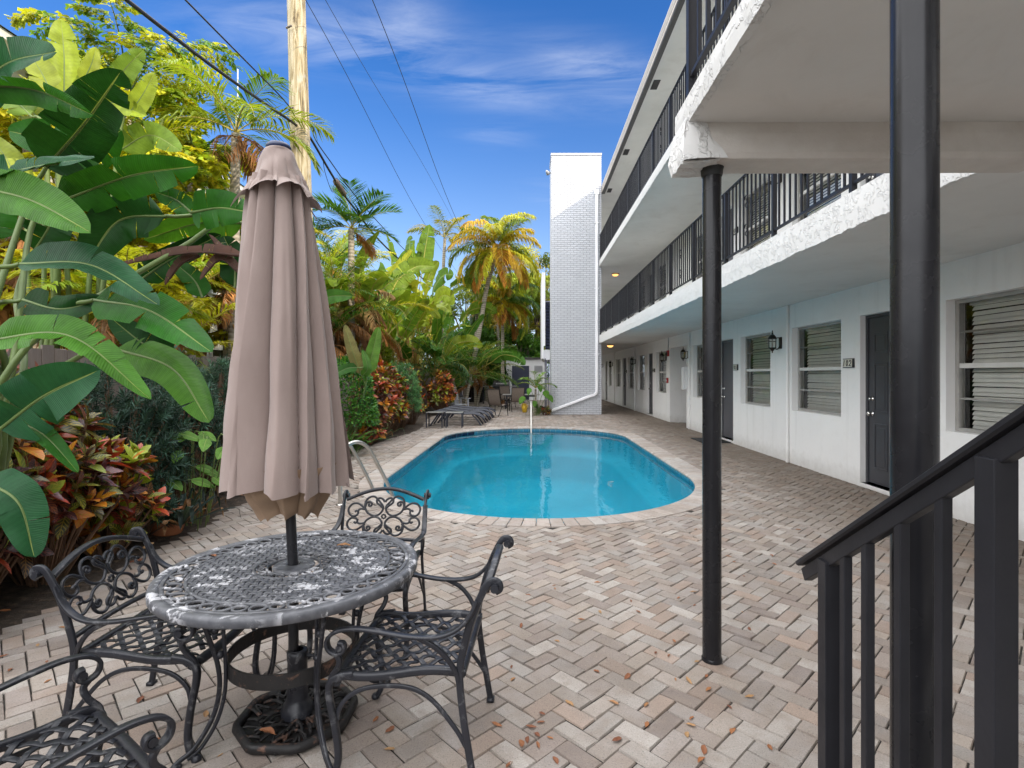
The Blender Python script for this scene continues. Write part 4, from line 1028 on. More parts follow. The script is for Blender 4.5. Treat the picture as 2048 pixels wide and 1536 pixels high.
# --- one cast chair, facing +x, then three copies
def make_chair():
    t = thing('patio_chair', 'dark cast metal armchair left of the table with its back to the croton bed', 'armchair', (-1.51, 2.28, 0), 0, 'cast metal armchairs round the table')
    SZ = .385; flat = rrect(.026, .014, .3)
    seat = MB(); hw = lambda x: .222 + .028 * (x + .22) / .45          # half width of the seat along x
    sz = lambda x, y: SZ - .012 * math.cos((x - .0) / .23 * 1.4) * (1 - (y / .26) ** 2) - .028 * max(0, (x - .17) / .07) ** 2
    for s in (-1, 1):
        xs = np.linspace(-.225, .235, 26); seat.sweep([(x, s * hw(x), SZ + .010 * math.sin((x + .22) / .45 * 2 * math.pi) + (-.0 if x < .2 else -.02 * ((x - .2) / .035) ** 2)) for x in xs], rrect(.026, .030, .3))
    yy = np.linspace(-.245, .245, 24); seat.sweep([(.236 + .012 * (1 - (y / .25) ** 2), y, SZ - .030 - .008 * (1 - (y / .25) ** 2)) for y in yy], rrect(.038, .034, .45))
    seat.sweep([(-.215, y, SZ - .002) for y in np.linspace(-.225, .225, 10)], rrect(.026, .022, .3))
    seat.build('seat_frame', 'cast_metal', t, smooth=True)
    b = MB(); pr = rrect(.019, .006, .3); spc = .068
    for d in (1, -1):
        for k in range(-6, 7):
            o = k * spc; pts = []
            for q, u in enumerate(np.linspace(-.36, .36, 80)):
                x = u * .72 + o * .5 + .005; y = d * (u * .70 - o * .72) * .98; y += d * .022 * math.sin(u * 5)
                ok_ = -.212 < x < .225 and abs(y) < hw(x) - .006
                if ok_: pts.append((x, y, sz(x, y) + .0035 * math.sin(u / spc * 2.1 * math.pi + k * math.pi + (0 if d > 0 else math.pi))))
                elif len(pts) > 4: break
                else: pts = []
            if len(pts) > 4: b.sweep(pts, pr, cap=False)
    b.build('seat_lattice', 'cast_metal', t, smooth=True)
    # back: lean of the posts, arched top rail, scrollwork
    bx = lambda z: -.205 - .33 * max(0, z - .40) * (.75 + .8 * max(0, z - .40))
    bk = MB()
    yy = np.linspace(-.235, .235, 30); bk.sweep([(bx(.685 + .055 * (1 - (y / .235) ** 2)) - .002, y, .685 + .062 * math.cos(y / .235 * math.pi / 2)) for y in yy], rrect(.020, .030, .35), up=(1, 0, 0))
    bk.sweep([(bx(.455), y, .455 + .012 * math.cos(y / .235 * math.pi / 2)) for y in yy], rrect(.018, .022, .35), up=(1, 0, 0)); bk.build('back_frame', 'cast_metal', t, smooth=True)
    sc = MB(); K = .000375; cz0 = .592
    def put(path, n=40, r_=.0068, my=1, mz=1):
        P_ = spline(path, n); sc.tube([(bx(cz0 + p[1] * K * mz) + .002, p[0] * K * 1.13 * my, cz0 + p[1] * K * mz) for p in P_], r_, 7)
    A = [(22, 165), (26, 95), (75, 28), (150, 10), (235, 55), (280, 140), (278, 235), (235, 300), (165, 318), (110, 275), (60, 215), (22, 165)]
    Hh = [(4, 225), (30, 270), (75, 292), (118, 270), (112, 215), (60, 170), (22, 130)]
    sp1 = [(280, 150), (262, 215), (222, 232), (188, 205), (196, 170), (225, 168), (232, 190), (218, 200)]
    Cc = [(262, 85), (310, 130), (390, 185), (470, 172), (515, 100), (500, 25), (450, -18), (392, -6), (372, 40), (395, 70), (420, 50)]
    Ci = [(275, 110), (335, 120), (372, 95), (372, 40)]
    for my in (1, -1):
        for mz in (1, -1):
            kz = mz * (.93 if mz > 0 else .90)
            for p_ in (A, Hh, sp1, Ci): put(p_, 44, .0066, my, kz)
            put([(x, y + (22 if mz > 0 else 40)) for x, y in Cc], 44, .0066, my, kz)
    for k in range(8):
        a = k * math.pi / 4; c = (bx(cz0) + .006, .012 * math.cos(a), cz0 + .012 * math.sin(a)); sc.lathe([(0, -.006), (.006, -.003), (.006, .003), (0, .006)], 7, c)
    sc.build('back_scrollwork', 'cast_metal', t, smooth=True)
    for s in (-1, 1):
        y0 = s * .25
        b = MB(); b.sweep(spline([(-.262, s * .252, 0), (-.245, s * .25, .10), (-.222, s * .246, .24), (-.208, s * .242, .385), (-.222, s * .242, .48), (-.255, s * .246, .60), (-.292, s * .25, .685), (-.318, s * .252, .722), (-.345, s * .252, .722), (-.352, s * .252, .700), (-.336, s * .252, .688)], 46), flat, up=(0, 1, 0))
        b.tube([(-.335, s * .252 - .02, .703), (-.335, s * .252 + .02, .703)], .015, 10); b.box(-.277, s * .252 - .017, 0, -.245, s * .252 + .017, .014); b.build('rear_leg', 'cast_metal', t, smooth=True)
        b = MB(); b.sweep(spline([(.262, y0, 0), (.236, y0, .035), (.226, y0, .10), (.238, y0, .20), (.258, y0, .30), (.256, y0, .35), (.225, y0, .378), (.17, y0, .388)], 34), rrect(.024, .026, .3), up=(0, 1, 0)); b.lathe([(0, 0), (.017, 0), (.018, .01), (.012, .02), (0, .022)], 10, (.258, y0, 0)); b.build('front_leg', 'cast_metal', t, smooth=True)
        b = MB(); ya = s * .268
        b.sweep(spline([(-.272, s * .25, .655), (-.245, s * .252, .60), (-.20, s * .258, .555), (-.13, ya, .532), (-.03, ya, .532), (.08, ya, .548), (.16, ya, .556), (.225, ya, .545), (.258, ya, .515), (.252, ya, .480), (.222, ya, .466), (.198, ya, .480), (.200, ya, .502), (.218, ya, .506)], 60), rrect(.028, .013, .3), up=(0, 1, 0) if False else (0, 0, 1))
        b.tube([(.212, ya - .016, .490), (.212, ya + .016, .490)], .012, 10)
        b.sweep(spline([(.232, ya, .470), (.215, ya, .445), (.225, s * .258, .41), (.25, y0, .375), (.257, y0, .34)], 18), rrect(.020, .016, .3), up=(0, 1, 0))
        b.sweep(spline([(-.06, ya, .530), (-.12, ya, .50), (-.165, s * .26, .455), (-.195, s * .248, .40), (-.205, s * .244, .36)], 18), rrect(.018, .013, .3), up=(0, 1, 0)); b.build('armrest', 'cast_metal', t, smooth=True)
        b = MB(); b.sweep(spline([(.238, s * .245, .20), (.215, s * .242, .275), (.14, s * .24, .328), (.0, s * .236, .338), (-.10, s * .238, .30), (-.19, s * .242, .20), (-.232, s * .247, .135)], 30), rrect(.016, .011, .3), up=(0, 1, 0)); b.build('side_brace', 'cast_metal', t, smooth=True)
    return t
ch0 = make_chair()
dup(ch0, (-.445, 2.165, 0), R(180 - 2.5), 'dark cast metal armchair on the right of the table facing left')
dup(ch0, (-.885, 3.02, 0), R(-90), 'dark cast metal armchair beyond the table with its scrolled back to the pool')
dup(ch0, (-1.335, 1.40, 0), math.atan2(.816, .577), 'nearest dark cast metal armchair cut off at the lower left corner')

# ------------------------------------------------------------------ pool ladder and hand rail
lad = thing('pool_ladder', 'pair of curved stainless grab rails of the pool ladder behind the umbrella', 'pool ladder', (-2.11, 6.02, 0))
dv = np.array((.727, .687)); pv_ = np.array((-dv[1], dv[0]))
for k in (0, 1):
    o = pv_ * .50 * k; f = lambda t_, z: (o[0] + dv[0] * t_, o[1] + dv[1] * t_, z)
    b = MB(); b.tube(spline([f(0, 0), f(0, .2), f(-.005, .42), f(.02, .56), f(.09, .66), f(.20, .685), f(.31, .63), f(.40, .50), f(.57, .18), f(.66, -.02), f(.70, -.14), f(.71, -.35), f(.71, -1.1)], 60), .0215, 12); b.build('grab_rail', 'steel', lad, smooth=True)
    b = MB(); b.lathe([(.022, .018), (.04, .014), (.045, .006), (.045, .002)], 16, (o[0], o[1], 0)); b.build('escutcheon', 'steel', lad, smooth=True)
for z in (-.35, -.62, -.9):
    b = MB(); p, q = np.array(f(.71, z)), np.array(f(.71, z)) - np.array((*(pv_ * .5), 0)); b.sweep([p, q], rrect(.08, .03, .3), up=(0, 0, 1)); b.build('tread', 'steel', lad)
hr = thing('pool_handrail', 'single curved steel handrail at the far end of the pool', 'handrail', (.045, 15.6, 0))
b = MB(); b.tube(spline([(0, 0, 0), (0, -.0, .35), (0, -.03, .56), (0, -.14, .68), (0, -.32, .66), (0, -.9, .30), (0, -1.25, .02), (0, -1.34, -.15), (0, -1.35, -.5)], 50), .022, 12); b.build('rail', 'steel', hr, smooth=True)
b = MB(); b.lathe([(.022, .018), (.045, .012), (.047, .002)], 16); b.build('escutcheon', 'steel', hr, smooth=True)

# ------------------------------------------------------------------ far patio furniture
def make_lounger():
    t = thing('sun_lounger', 'dark sling sun lounger nearest the pool behind the small tables', 'sun lounger', (-2.1, 15.75, 0), 0, 'dark sun loungers lined up beyond the pool')
    side = spline([(-.80, .36), (-.55, .40), (-.2, .36), (.2, .33), (.5, .33), (.68, .27), (.78, .20)], 30)
    b = MB()
    for s in (-1, 1):
        b.sweep([(x, s * .27, z) for x, z in side], rrect(.032, .036, .3), up=(0, 1, 0))
    for q in (0, 14, 29): b.tube([(side[q][0], -.27, side[q][1]), (side[q][0], .27, side[q][1])], .016, 8)
    b.build('frame', 'lounger_frame', t, smooth=True)
    b = MB(); G = [[(x, y, z + .012 - .03 * (1 - (y / .26) ** 2)) for y in np.linspace(-.26, .26, 7)] for x, z in side]; b.grid(G); b.build('sling', 'sling_dark', t, smooth=True)
    for s in (-1, 1):
        b = MB(); b.sweep(spline([(.46, s * .275, .31), (.60, s * .28, .17), (.72, s * .29, 0)], 12), rrect(.045, .028, .3), up=(0, 1, 0)); b.build('leg', 'lounger_frame', t)
        b = MB(); b.sweep(spline([(-.48, s * .275, .37), (-.60, s * .28, .2), (-.74, s * .29, 0)], 12), rrect(.045, .028, .3), up=(0, 1, 0)); b.build('leg', 'lounger_frame', t)
    return t
l0 = make_lounger()
for k, (x, y, lab) in enumerate(((-2.03, 16.6, 'dark sling sun lounger second from the pool'), (-1.98, 17.5, 'dark sling sun lounger third from the pool'), (-1.95, 18.45, 'dark sling sun lounger farthest from the pool'))): dup(l0, (x, y, 0), .02 * k, lab)
def make_sidetable():
    t = thing('side_table', 'small dark metal side table nearest the hedge by the far left pool corner', 'side table', (-2.62, 15.05, 0), 0, 'small dark side tables in front of the loungers')
    b = MB(); b.box(-.23, -.21, .405, .23, .21, .425); b.build('table_top', 'grill_steel', t, bevel=.004)
    for sx in (-1, 1):
        for sy in (-1, 1):
            b = MB(); b.box(sx * .215 - .016, sy * .195 - .016, 0, sx * .215 + .016, sy * .195 + .016, .404); b.build('leg', 'lounger_frame', t)
    return t
s0 = make_sidetable(); dup(s0, (-2.08, 15.0, 0), R(3), 'small dark metal side table standing nearer the pool than its twin')
def sling_chair():
    t = thing('sling_chair', 'brown sling patio chair with tall back seen behind the loungers', 'patio chair', (-1.13, 19.2, 0), R(62), 'sling patio chairs on the far patio')
    b = MB()
    for s in (-1, 1):
        b.tube(spline([(.28, s * .26, 0), (.24, s * .26, .2), (.22, s * .26, .38), (-.10, s * .25, .36), (-.2, s * .25, .5), (-.32, s * .25, .95)], 30), .015, 8)
        b.tube([(-.38, s * .26, 0), (-.12, s * .26, .36)], .015, 8); b.tube(spline([(.24, s * .27, .36), (.22, s * .28, .56), (.05, s * .28, .58), (-.22, s * .26, .56)], 16), .014, 8)
    b.tube([(-.32, -.25, .95), (-.32, .25, .95)], .015, 8); b.build('frame', 'bronze', t, smooth=True)
    b = MB(); sd_ = spline([(.22, .385), (.06, .36), (-.10, .37), (-.2, .5), (-.27, .72), (-.32, .94)], 24); b.grid([[(x, y, z + .01) for y in np.linspace(-.24, .24, 5)] for x, z in sd_]); b.build('sling', 'sling_brown', t, smooth=True)
    return t
c0 = sling_chair(); dup(c0, (-.50, 21.6, 0), R(100), 'brown sling patio chair at the dining table in front of the shed'); dup(c0, (-1.0, 24.5, 0), R(-60), 'sling patio chair half hidden on the far side of the dining table')
t = thing('dining_table', 'low dark glass topped patio table before the barbecue grills', 'patio table', (-.35, 23.2, 0))
b = MB(); b.box(-.8, -.5, .60, .8, .5, .625); b.build('table_top', 'grill_steel', t, bevel=.006)
for sx in (-1, 1):
    for sy in (-1, 1): b = MB(); b.tube([(sx * .66, sy * .38, 0), (sx * .62, sy * .34, .60)], .022, 8); b.build('leg', 'lounger_frame', t)
b = MB(); b.box(-.66, -.4, .53, .66, -.37, .6); b.box(-.66, .37, .53, .66, .4, .6); b.build('apron', 'lounger_frame', t)
def adirondack():
    t = thing('resin_chair', 'pale grey resin garden chair with a lattice fan back in the shade', 'garden chair', (-2.72, 20.5, 0), R(-50))
    b = MB()
    for k in range(7):
        y = (k - 3) * .075; h = .92 - .022 * (k - 3) ** 2; b.obox((-.26 - .12, y, (h + .3) / 2 + .02), (.009, .029, (h - .3) / 2), ((.96, 0, .28), (0, 1, 0), (-.28, 0, .96)))
    for z in (.5, .7): b.obox((-.31 - .13 * (z - .3), 0, z), (.009, .24, .028), ((.96, 0, .28), (0, 1, 0), (-.28, 0, .96)))
    b.build('backrest', 'resin_grey', t, bevel=.006)
    b = MB()
    for k in range(6): b.box(-.22 + k * .09, -.26, .33 - k * .0 , -.15 + k * .09, .26, .35)
    b.build('seat', 'resin_grey', t, bevel=.005)
    for s in (-1, 1):
        b = MB(); b.box(-.34, s * .32 - .05, .55, .32, s * .32 + .05, .575); b.build('armrest', 'resin_grey', t, bevel=.006)
        for x in (-.26, .24): b = MB(); b.box(x - .03, s * .30 - .02, 0, x + .03, s * .30 + .02, .548); b.build('leg', 'resin_grey', t)
adirondack()
def grill():
    t = thing('barbecue_grill', 'black barbecue grill with closed hood under the palms on the left', 'grill', (-2.75, 27.0, 0), R(-8), 'black barbecue grills by the shed')
    b = MB(); G = [[(x, .30 * math.cos(a), .93 + .26 * math.sin(a) ** .8) for a in np.linspace(0, math.pi, 14)] for x in (-.42, -.41, .41, .42)]
    b.grid(G); b.poly([tuple(p) for p in G[0]]); b.poly([tuple(p) for p in G[-1]][::-1]); b.build('hood', 'grill_black', t, smooth=False)
    b = MB(); b.box(-.42, -.30, .74, .42, .30, .93); b.build('firebox', 'grill_black', t, bevel=.01)
    for s in (-1, 1): b = MB(); b.box(s * .62 - .19, -.26, .86, s * .62 + .19, .26, .89); b.build('side_shelf', 'grill_steel', t, bevel=.006)
    b = MB(); b.tube([(-.3, -.33, 1.0), (.3, -.33, 1.0)], .016, 8); b.build('hood_handle', 'grill_steel', t)
    b = MB(); b.box(-.44, -.27, .10, .44, .27, .735); b.build('cabinet', 'grill_black', t, bevel=.01)
    for s in (-1, 1): b = MB(); b.lathe([(0, -.02), (.08, -.02), (.085, 0), (.08, .02), (0, .02)], 14); o = b.build('wheel', 'grill_black', t); o.rotation_euler = (R(90), 0, R(90)); o.location = (s * .40, .25, .085)
    return t
g0 = grill(); dup(g0, (-1.45, 27.8, 0), R(5), 'black barbecue grill with closed hood standing directly left of the shed door')
sh = thing('garden_shed', 'small white shed with a dark blue door and louvre vent', 'shed', (-1.35, 31.2, 0))
b = MB(); b.box(0, 0, 0, 2.35, 2.2, 2.36); b.build('wall', 'shed_wall', sh)
b = MB(); b.box(-.08, -.10, 2.362, 2.43, 2.3, 2.46); b.build('roof', 'gutter_dark', sh, bevel=.01)
b = MB(); b.box(.34, -.05, .02, 1.33, -.002, 1.98); b.build('door', 'blue_door', sh, bevel=.004)
b = MB()
for z0, z1 in ((.15, .85), (1.0, 1.85)):
    for x0, x1 in ((.44, .78), (.88, 1.22)): b.box(x0, -.062, z0, x1, -.051, z1)
b.build('door_panel', 'blue_door', sh, bevel=.003)
b = MB(); b.lathe([(0, 0), (.03, 0), (.012, .01), (.012, .04), (.03, .05), (0, .07)], 12); o = b.build('door_knob', 'knob_metal', sh, smooth=True); o.rotation_euler = (R(90), 0, 0); o.location = (1.25, -.05, .98)
b = MB()
for k in range(6): b.box(1.62, -.03, 1.62 + k * .065, 2.1, -.004, 1.655 + k * .065)
b.build('vent', 'shutter_grey', sh)
t = thing('yellow_hydrant', 'small yellow ceramic jar standing on the paving by the young palm', 'jar', at(1049, 824, 20.9)); t.location.z = 0; t.name = 'ceramic_jar'
b = MB(); b.lathe([(0, 0), (.075, 0), (.085, .02), (.10, .12), (.095, .22), (.065, .29), (.06, .31), (.08, .33), (.078, .345), (0, .34)], 20); b.build('jar_body', 'yellow_glaze', t, smooth=True)
b = MB()
for s in (-1, 1): b.tube(spline([(s * .062, 0, .29), (s * .12, 0, .28), (s * .125, 0, .22), (s * .096, 0, .19)], 12), .012, 7)
b.build('handle', 'yellow_glaze', t, smooth=True)

# ------------------------------------------------------------------ fence, pole, wires, houses
fx = -4.5
fn = thing('wood_fence', 'weathered dark wooden plank fence behind the hedge', 'fence', (fx, -6, 0))
bts = random.Random(5)
for q in range(14):
    b = MB(); y = q * 3.0
    while y < q * 3.0 + 2.98:
        w_ = min(.14, q * 3.0 + 3.0 - y); h = 1.71 + bts.uniform(-.025, .02); tw = bts.uniform(-.006, .006); b.add([(0 + tw, y + .003, 0), (.018 + tw, y + .003, 0), (.018 - tw, y + w_ - .003, 0), (0 - tw, y + w_ - .003, 0), (tw, y + .003, h), (.018 + tw, y + .003, h), (.018 - tw, y + w_ - .003, h + bts.uniform(-.01, .01)), (-tw, y + w_ - .003, h)], [(0, 3, 2, 1), (4, 5, 6, 7), (0, 1, 5, 4), (1, 2, 6, 5), (2, 3, 7, 6), (3, 0, 4, 7)]); y += .14
    b.build('plank_panel', 'fence_wood', fn)
    b = MB(); b.box(-.09, q * 3.0 - .045, 0, -.008, q * 3.0 + .045, 1.62); b.build('fence_post', 'fence_wood', fn)
b = MB(); b.box(-.05, 0, .3, -.009, 42, .39); b.box(-.05, 0, 1.4, -.009, 42, 1.49); b.build('fence_rail', 'fence_wood', fn)

PXW, PYW = -4.85, 11.5
up = thing('utility_pole', 'tall weathered wooden utility pole behind the umbrella', 'utility pole', (PXW, PYW, 0))
b = MB(); zs = np.linspace(-.1, 11.5, 50); G = []
for z in zs:
    th = np.linspace(0, 2 * np.pi, 28, endpoint=False); r_ = .235 - .0055 * z; rr_ = r_ * (1 + .012 * np.sin(5 * th + z) + .01 * np.sin(11 * th - 2 * z)); dx = .13 - .026 * z
    G.append(np.stack([rr_ * np.cos(th) + dx, rr_ * np.sin(th), np.full(28, z)], 1))
b.grid(G, close_j=True); b.poly(G[-1]); b.build('shaft', 'pole_wood', up, smooth=True)
b = MB()
for z in (6.5, 6.75, 7.0, 5.6, 8.7): b.tube([(-.1 - .026 * z + .1, -.22, z), (.13 - .026 * z, -.29, z)], .022, 7)
b.build('bolt', 'insulator', up)
b = MB(); b.box(-1.2, -.09, 10.3, 2.4, .02, 10.42); b.build('crossarm', 'pole_wood', up)
def wire(pts, r_, lab, n=60):
    b = MB(); b.tube(spline(pts, n), r_, 7); return tag(b.build('overhead_wire', 'wire_black', smooth=True), lab, 'cable', 'overhead wires along the utility pole')
ax = PXW + .13 - .026 * 6.6
p1, p2 = at(592, 250, 11.28), at(594, 238, 11.28)
wire([(p1[0], -4, 5.1), at(248, -4, 6.30), p1, (PXW + .05, 11.75, 6.65), at(664, 350, 13.0), at(702, 408, 14.5), at(800, 520, 20.5), (-4.9, 40, 6.3)], .027, 'thick black overhead cable bundle sloping to the utility pole')
wire([(p2[0], -4, 6.2), at(371, 0, 7.4), at(565, 197, 10.4), p2, (PXW + .12, 11.75, 6.85), at(650, 308, 12.7), at(782, 472, 18.5), (-5.0, 40, 6.6)], .013, 'thinner upper black overhead cable with a clip near the pole')
wire([(-4.9, -5, 9.3), (-4.86, 11.45, 9.6), at(862, 468, 26), (-5, 60, 8.8)], .008, 'thin power line left of the three fine lines in the sky')
wire([(-4.1, -5, 9.0), at(652, 2, 11.2), at(880, 390, 26), (-4.3, 60, 10.6)], .006, 'faintest thin power line between its two neighbours in the sky')
wire([(-3.3, -5, 8.9), at(745, 0, 11.4), at(920, 455, 25), (-3.5, 60, 9.5)], .009, 'thin power line on the right of the three fine lines in the sky')
t = thing('cable_splice', 'dark brown splice case hanging on the thick cable right of the pole', 'splice case', tuple(at(680, 376, 13.6)))
b = MB(); d_ = at(700, 406, 14.4) - at(660, 345, 12.9); d_ /= np.linalg.norm(d_); b.sweep([d_ * s for s in (-.42, -.36, -.30, .30, .36, .42)], rrect(.14, .14, .4), scale=[.3, .75, 1, 1, .75, .3]); b.build('case', 'insulator', t, smooth=True)
b = MB(); b.tube(spline([d_ * -.4 + (0, 0, .03), d_ * -.2 + np.array((0, 0, .13)), d_ * .1 + np.array((0, 0, .12)), d_ * .4 + (0, 0, .03)], 16), .008, 6); b.tube(spline([d_ * -.4, d_ * -.5 + np.array((-.02, 0, -.35)), d_ * -.9 + np.array((-.05, 0, -.1)), d_ * -1.2 + np.array((0, 0, .1))], 20), .007, 6); b.build('drip_loop', 'wire_black', t, smooth=True)

def house(name_loc, label, L_, D_, H_, nwin, roofz=.25, wz=((1.0, 2.3), (3.9, 5.2))):
    t = thing('house', label, 'house', name_loc)
    b = MB(); b.box(-D_, 0, 0, 0, L_, H_); b.build('wall', 'house_wall', t)
    b = MB(); b.box(-D_ - .5, -.5, H_ + .002, .55, L_ + .5, H_ + .16); b.build('eave', 'house_trim', t)
    b = MB(); b.add([(.6, -.55, H_ + .162), (.6, L_ + .55, H_ + .162), (-D_ - .6, -.55, H_ + .162), (-D_ - .6, L_ + .55, H_ + .162), (-D_ / 2, 2, H_ + 1.8), (-D_ / 2, L_ - 2, H_ + 1.8)], [(0, 1, 5, 4), (3, 2, 4, 5)], [(2, 0, 4), (1, 3, 5)]); b.build('roof', 'house_roof', t)
    for k in range(nwin):
        for z0, z1 in wz:
            if z1 > H_: continue
            y = 1.2 + k * (L_ - 2) / nwin; b = MB(); b.box(.001, y, z0, .05, y + 1.2, z1); w_ = b.build('window', 'house_trim', t)
            b = MB(); b.box(.052, y + .08, z0 + .08, .06, y + 1.12, z1 - .08); b.build('pane', 'grill_black', w_)
            b = MB(); b.box(.051, y - .36, z0, .08, y - .02, z1); b.box(.051, y + 1.22, z0, .08, y + 1.56, z1); b.build('shutter', 'shutter_grey', w_)
    return t
house((-9.6, 3.0, 0), 'tall cream neighbouring house with grey shutters behind the fence', 17, 7, 7.25, 5)
house((-8.8, 22.5, 0), 'lower pale neighbouring house glimpsed beyond the banana clumps', 12, 6, 4.9, 3)
t = thing('antenna_mast', 'thin pale antenna mast rising above the christmas palm', 'antenna', (-9.4, 17.4, 7.1)); b = MB(); b.tube([(0, 0, 0), (0, 0, 4.2)], .018, 8); b.build('mast', 'house_trim', t)
b = MB(); b.box(-.08, -.08, -.02, .08, .08, .06); b.tube([(-.02, -.3, .02), (0, 0, .9)], .012, 6); b.build('bracket', 'shutter_grey', t)
# ------------------------------------------------------------------ plants
def unit(v): v = np.asarray(v, float); return v / (np.linalg.norm(v, axis=-1, keepdims=True) + 1e-12)
def blade(mb, ctrl, W, hint, fold=.22, droop=.15, col=(.06, .14, .03), tears=0, n=26, ns=5, seed=0, prof=None, wave=.02):
    """one broad leaf: midrib through ctrl, half-width W, folded along the rib, torn into strips between ribs"""
    g = np.random.default_rng(seed); P = spline(ctrl, n); T = unit(np.gradient(P, axis=0)); S_ = unit(np.cross(T, np.broadcast_to(hint, T.shape))); Nn = np.cross(S_, T)
    v = np.linspace(0, 1, n); w = W * (np.minimum(1, (v / .16 + .02) ** .55) * np.clip(1 - v ** 3.2, 0, 1) ** .55 + .004) if prof is None else W * prof(v)
    ph = g.uniform(0, 6.28, 4)
    for side in (-1, 1):
        cuts = sorted(g.choice(np.arange(4, n - 3), size=min(tears, n - 8), replace=False)) if tears else []
        bounds = [0] + list(cuts) + [n - 1]
        for a0, a1 in zip(bounds, bounds[1:]):
            if a1 <= a0: continue
            ex = g.normal(0, .20) if tears else 0; sh = g.normal(0, .02) if tears else 0
            idx = np.arange(a0, a1 + 1); G = np.zeros((len(idx), ns + 1, 3)); UV = np.zeros((len(idx), ns + 1, 3))
            for q in range(ns + 1):
                u = q / ns; gap = np.zeros(len(idx))
                if tears and len(idx) > 2:
                    gap[0] = .16 * u * (a0 > 0); gap[-1] = -.16 * u * (a1 < n - 1)
                ln = np.linalg.norm(P[1] - P[0])
                off = S_[idx] * (side * u * w[idx])[:, None] * (1 - .10 * (fold + abs(ex)) * u) + Nn[idx] * ((fold + ex * u) * u * w[idx] - droop * u * u * w[idx] * 1.2 + wave * W * 2 * u * np.sin(v[idx] * 23 + ph[0] + side))[:, None]
                G[:, q] = P[idx] + off + T[idx] * (gap * ln + sh * u * 2 * W + .10 * u * W)[:, None]
                UV[:, q, 0] = u * side; UV[:, q, 1] = v[idx]
            mb.grid(G if side > 0 else G[:, ::-1], uv=UV if side > 0 else UV[:, ::-1], col=np.array(col) * g.uniform(.9, 1.1))
def rib(mb, ctrl, r0, r1, n=22): mb.tube(spline(ctrl, n), np.linspace(r0, r1, n), 7)

CAMP = np.array((0, 0, EYE))
def leaf_px(mb, ms, b, m, t, hw, a=1, u=0, r=0, fold=.22, droop=.12, col=(.055, .135, .03), tears=0, seed=0, base=None, stem=.017, waist=None):
    p = [at(*b), at(*m), at(*t)]; c = unit(CAMP - p[1]); h = unit(c * a + np.array((0, 0, 1.)) * u + np.array((1., 0, 0)) * r)
    blade(mb, p, hw * m[2] / FPX, h, fold, droop, col, tears, seed=seed, n=34)
    mid = spline(p, 20); back = np.cross(unit(np.cross(p[2] - p[0], h)), unit(p[2] - p[0])) * -.002
    ms.tube(mid[:-2] + back, np.linspace(.0095, .002, 18), 6, col=np.array(col) * .7)
    if base is not None:
        d = unit(p[1] - p[0]); q = p[0] - d * .22 - np.array((0, 0, .10)); m2 = (base * .45 + q * .55 + np.array((.06, 0, -.10))) if waist is None else np.array(waist); m2[2] = max(m2[2], .5)
        rib(ms, [base, m2, q, p[0]], stem * 1.25, .010)

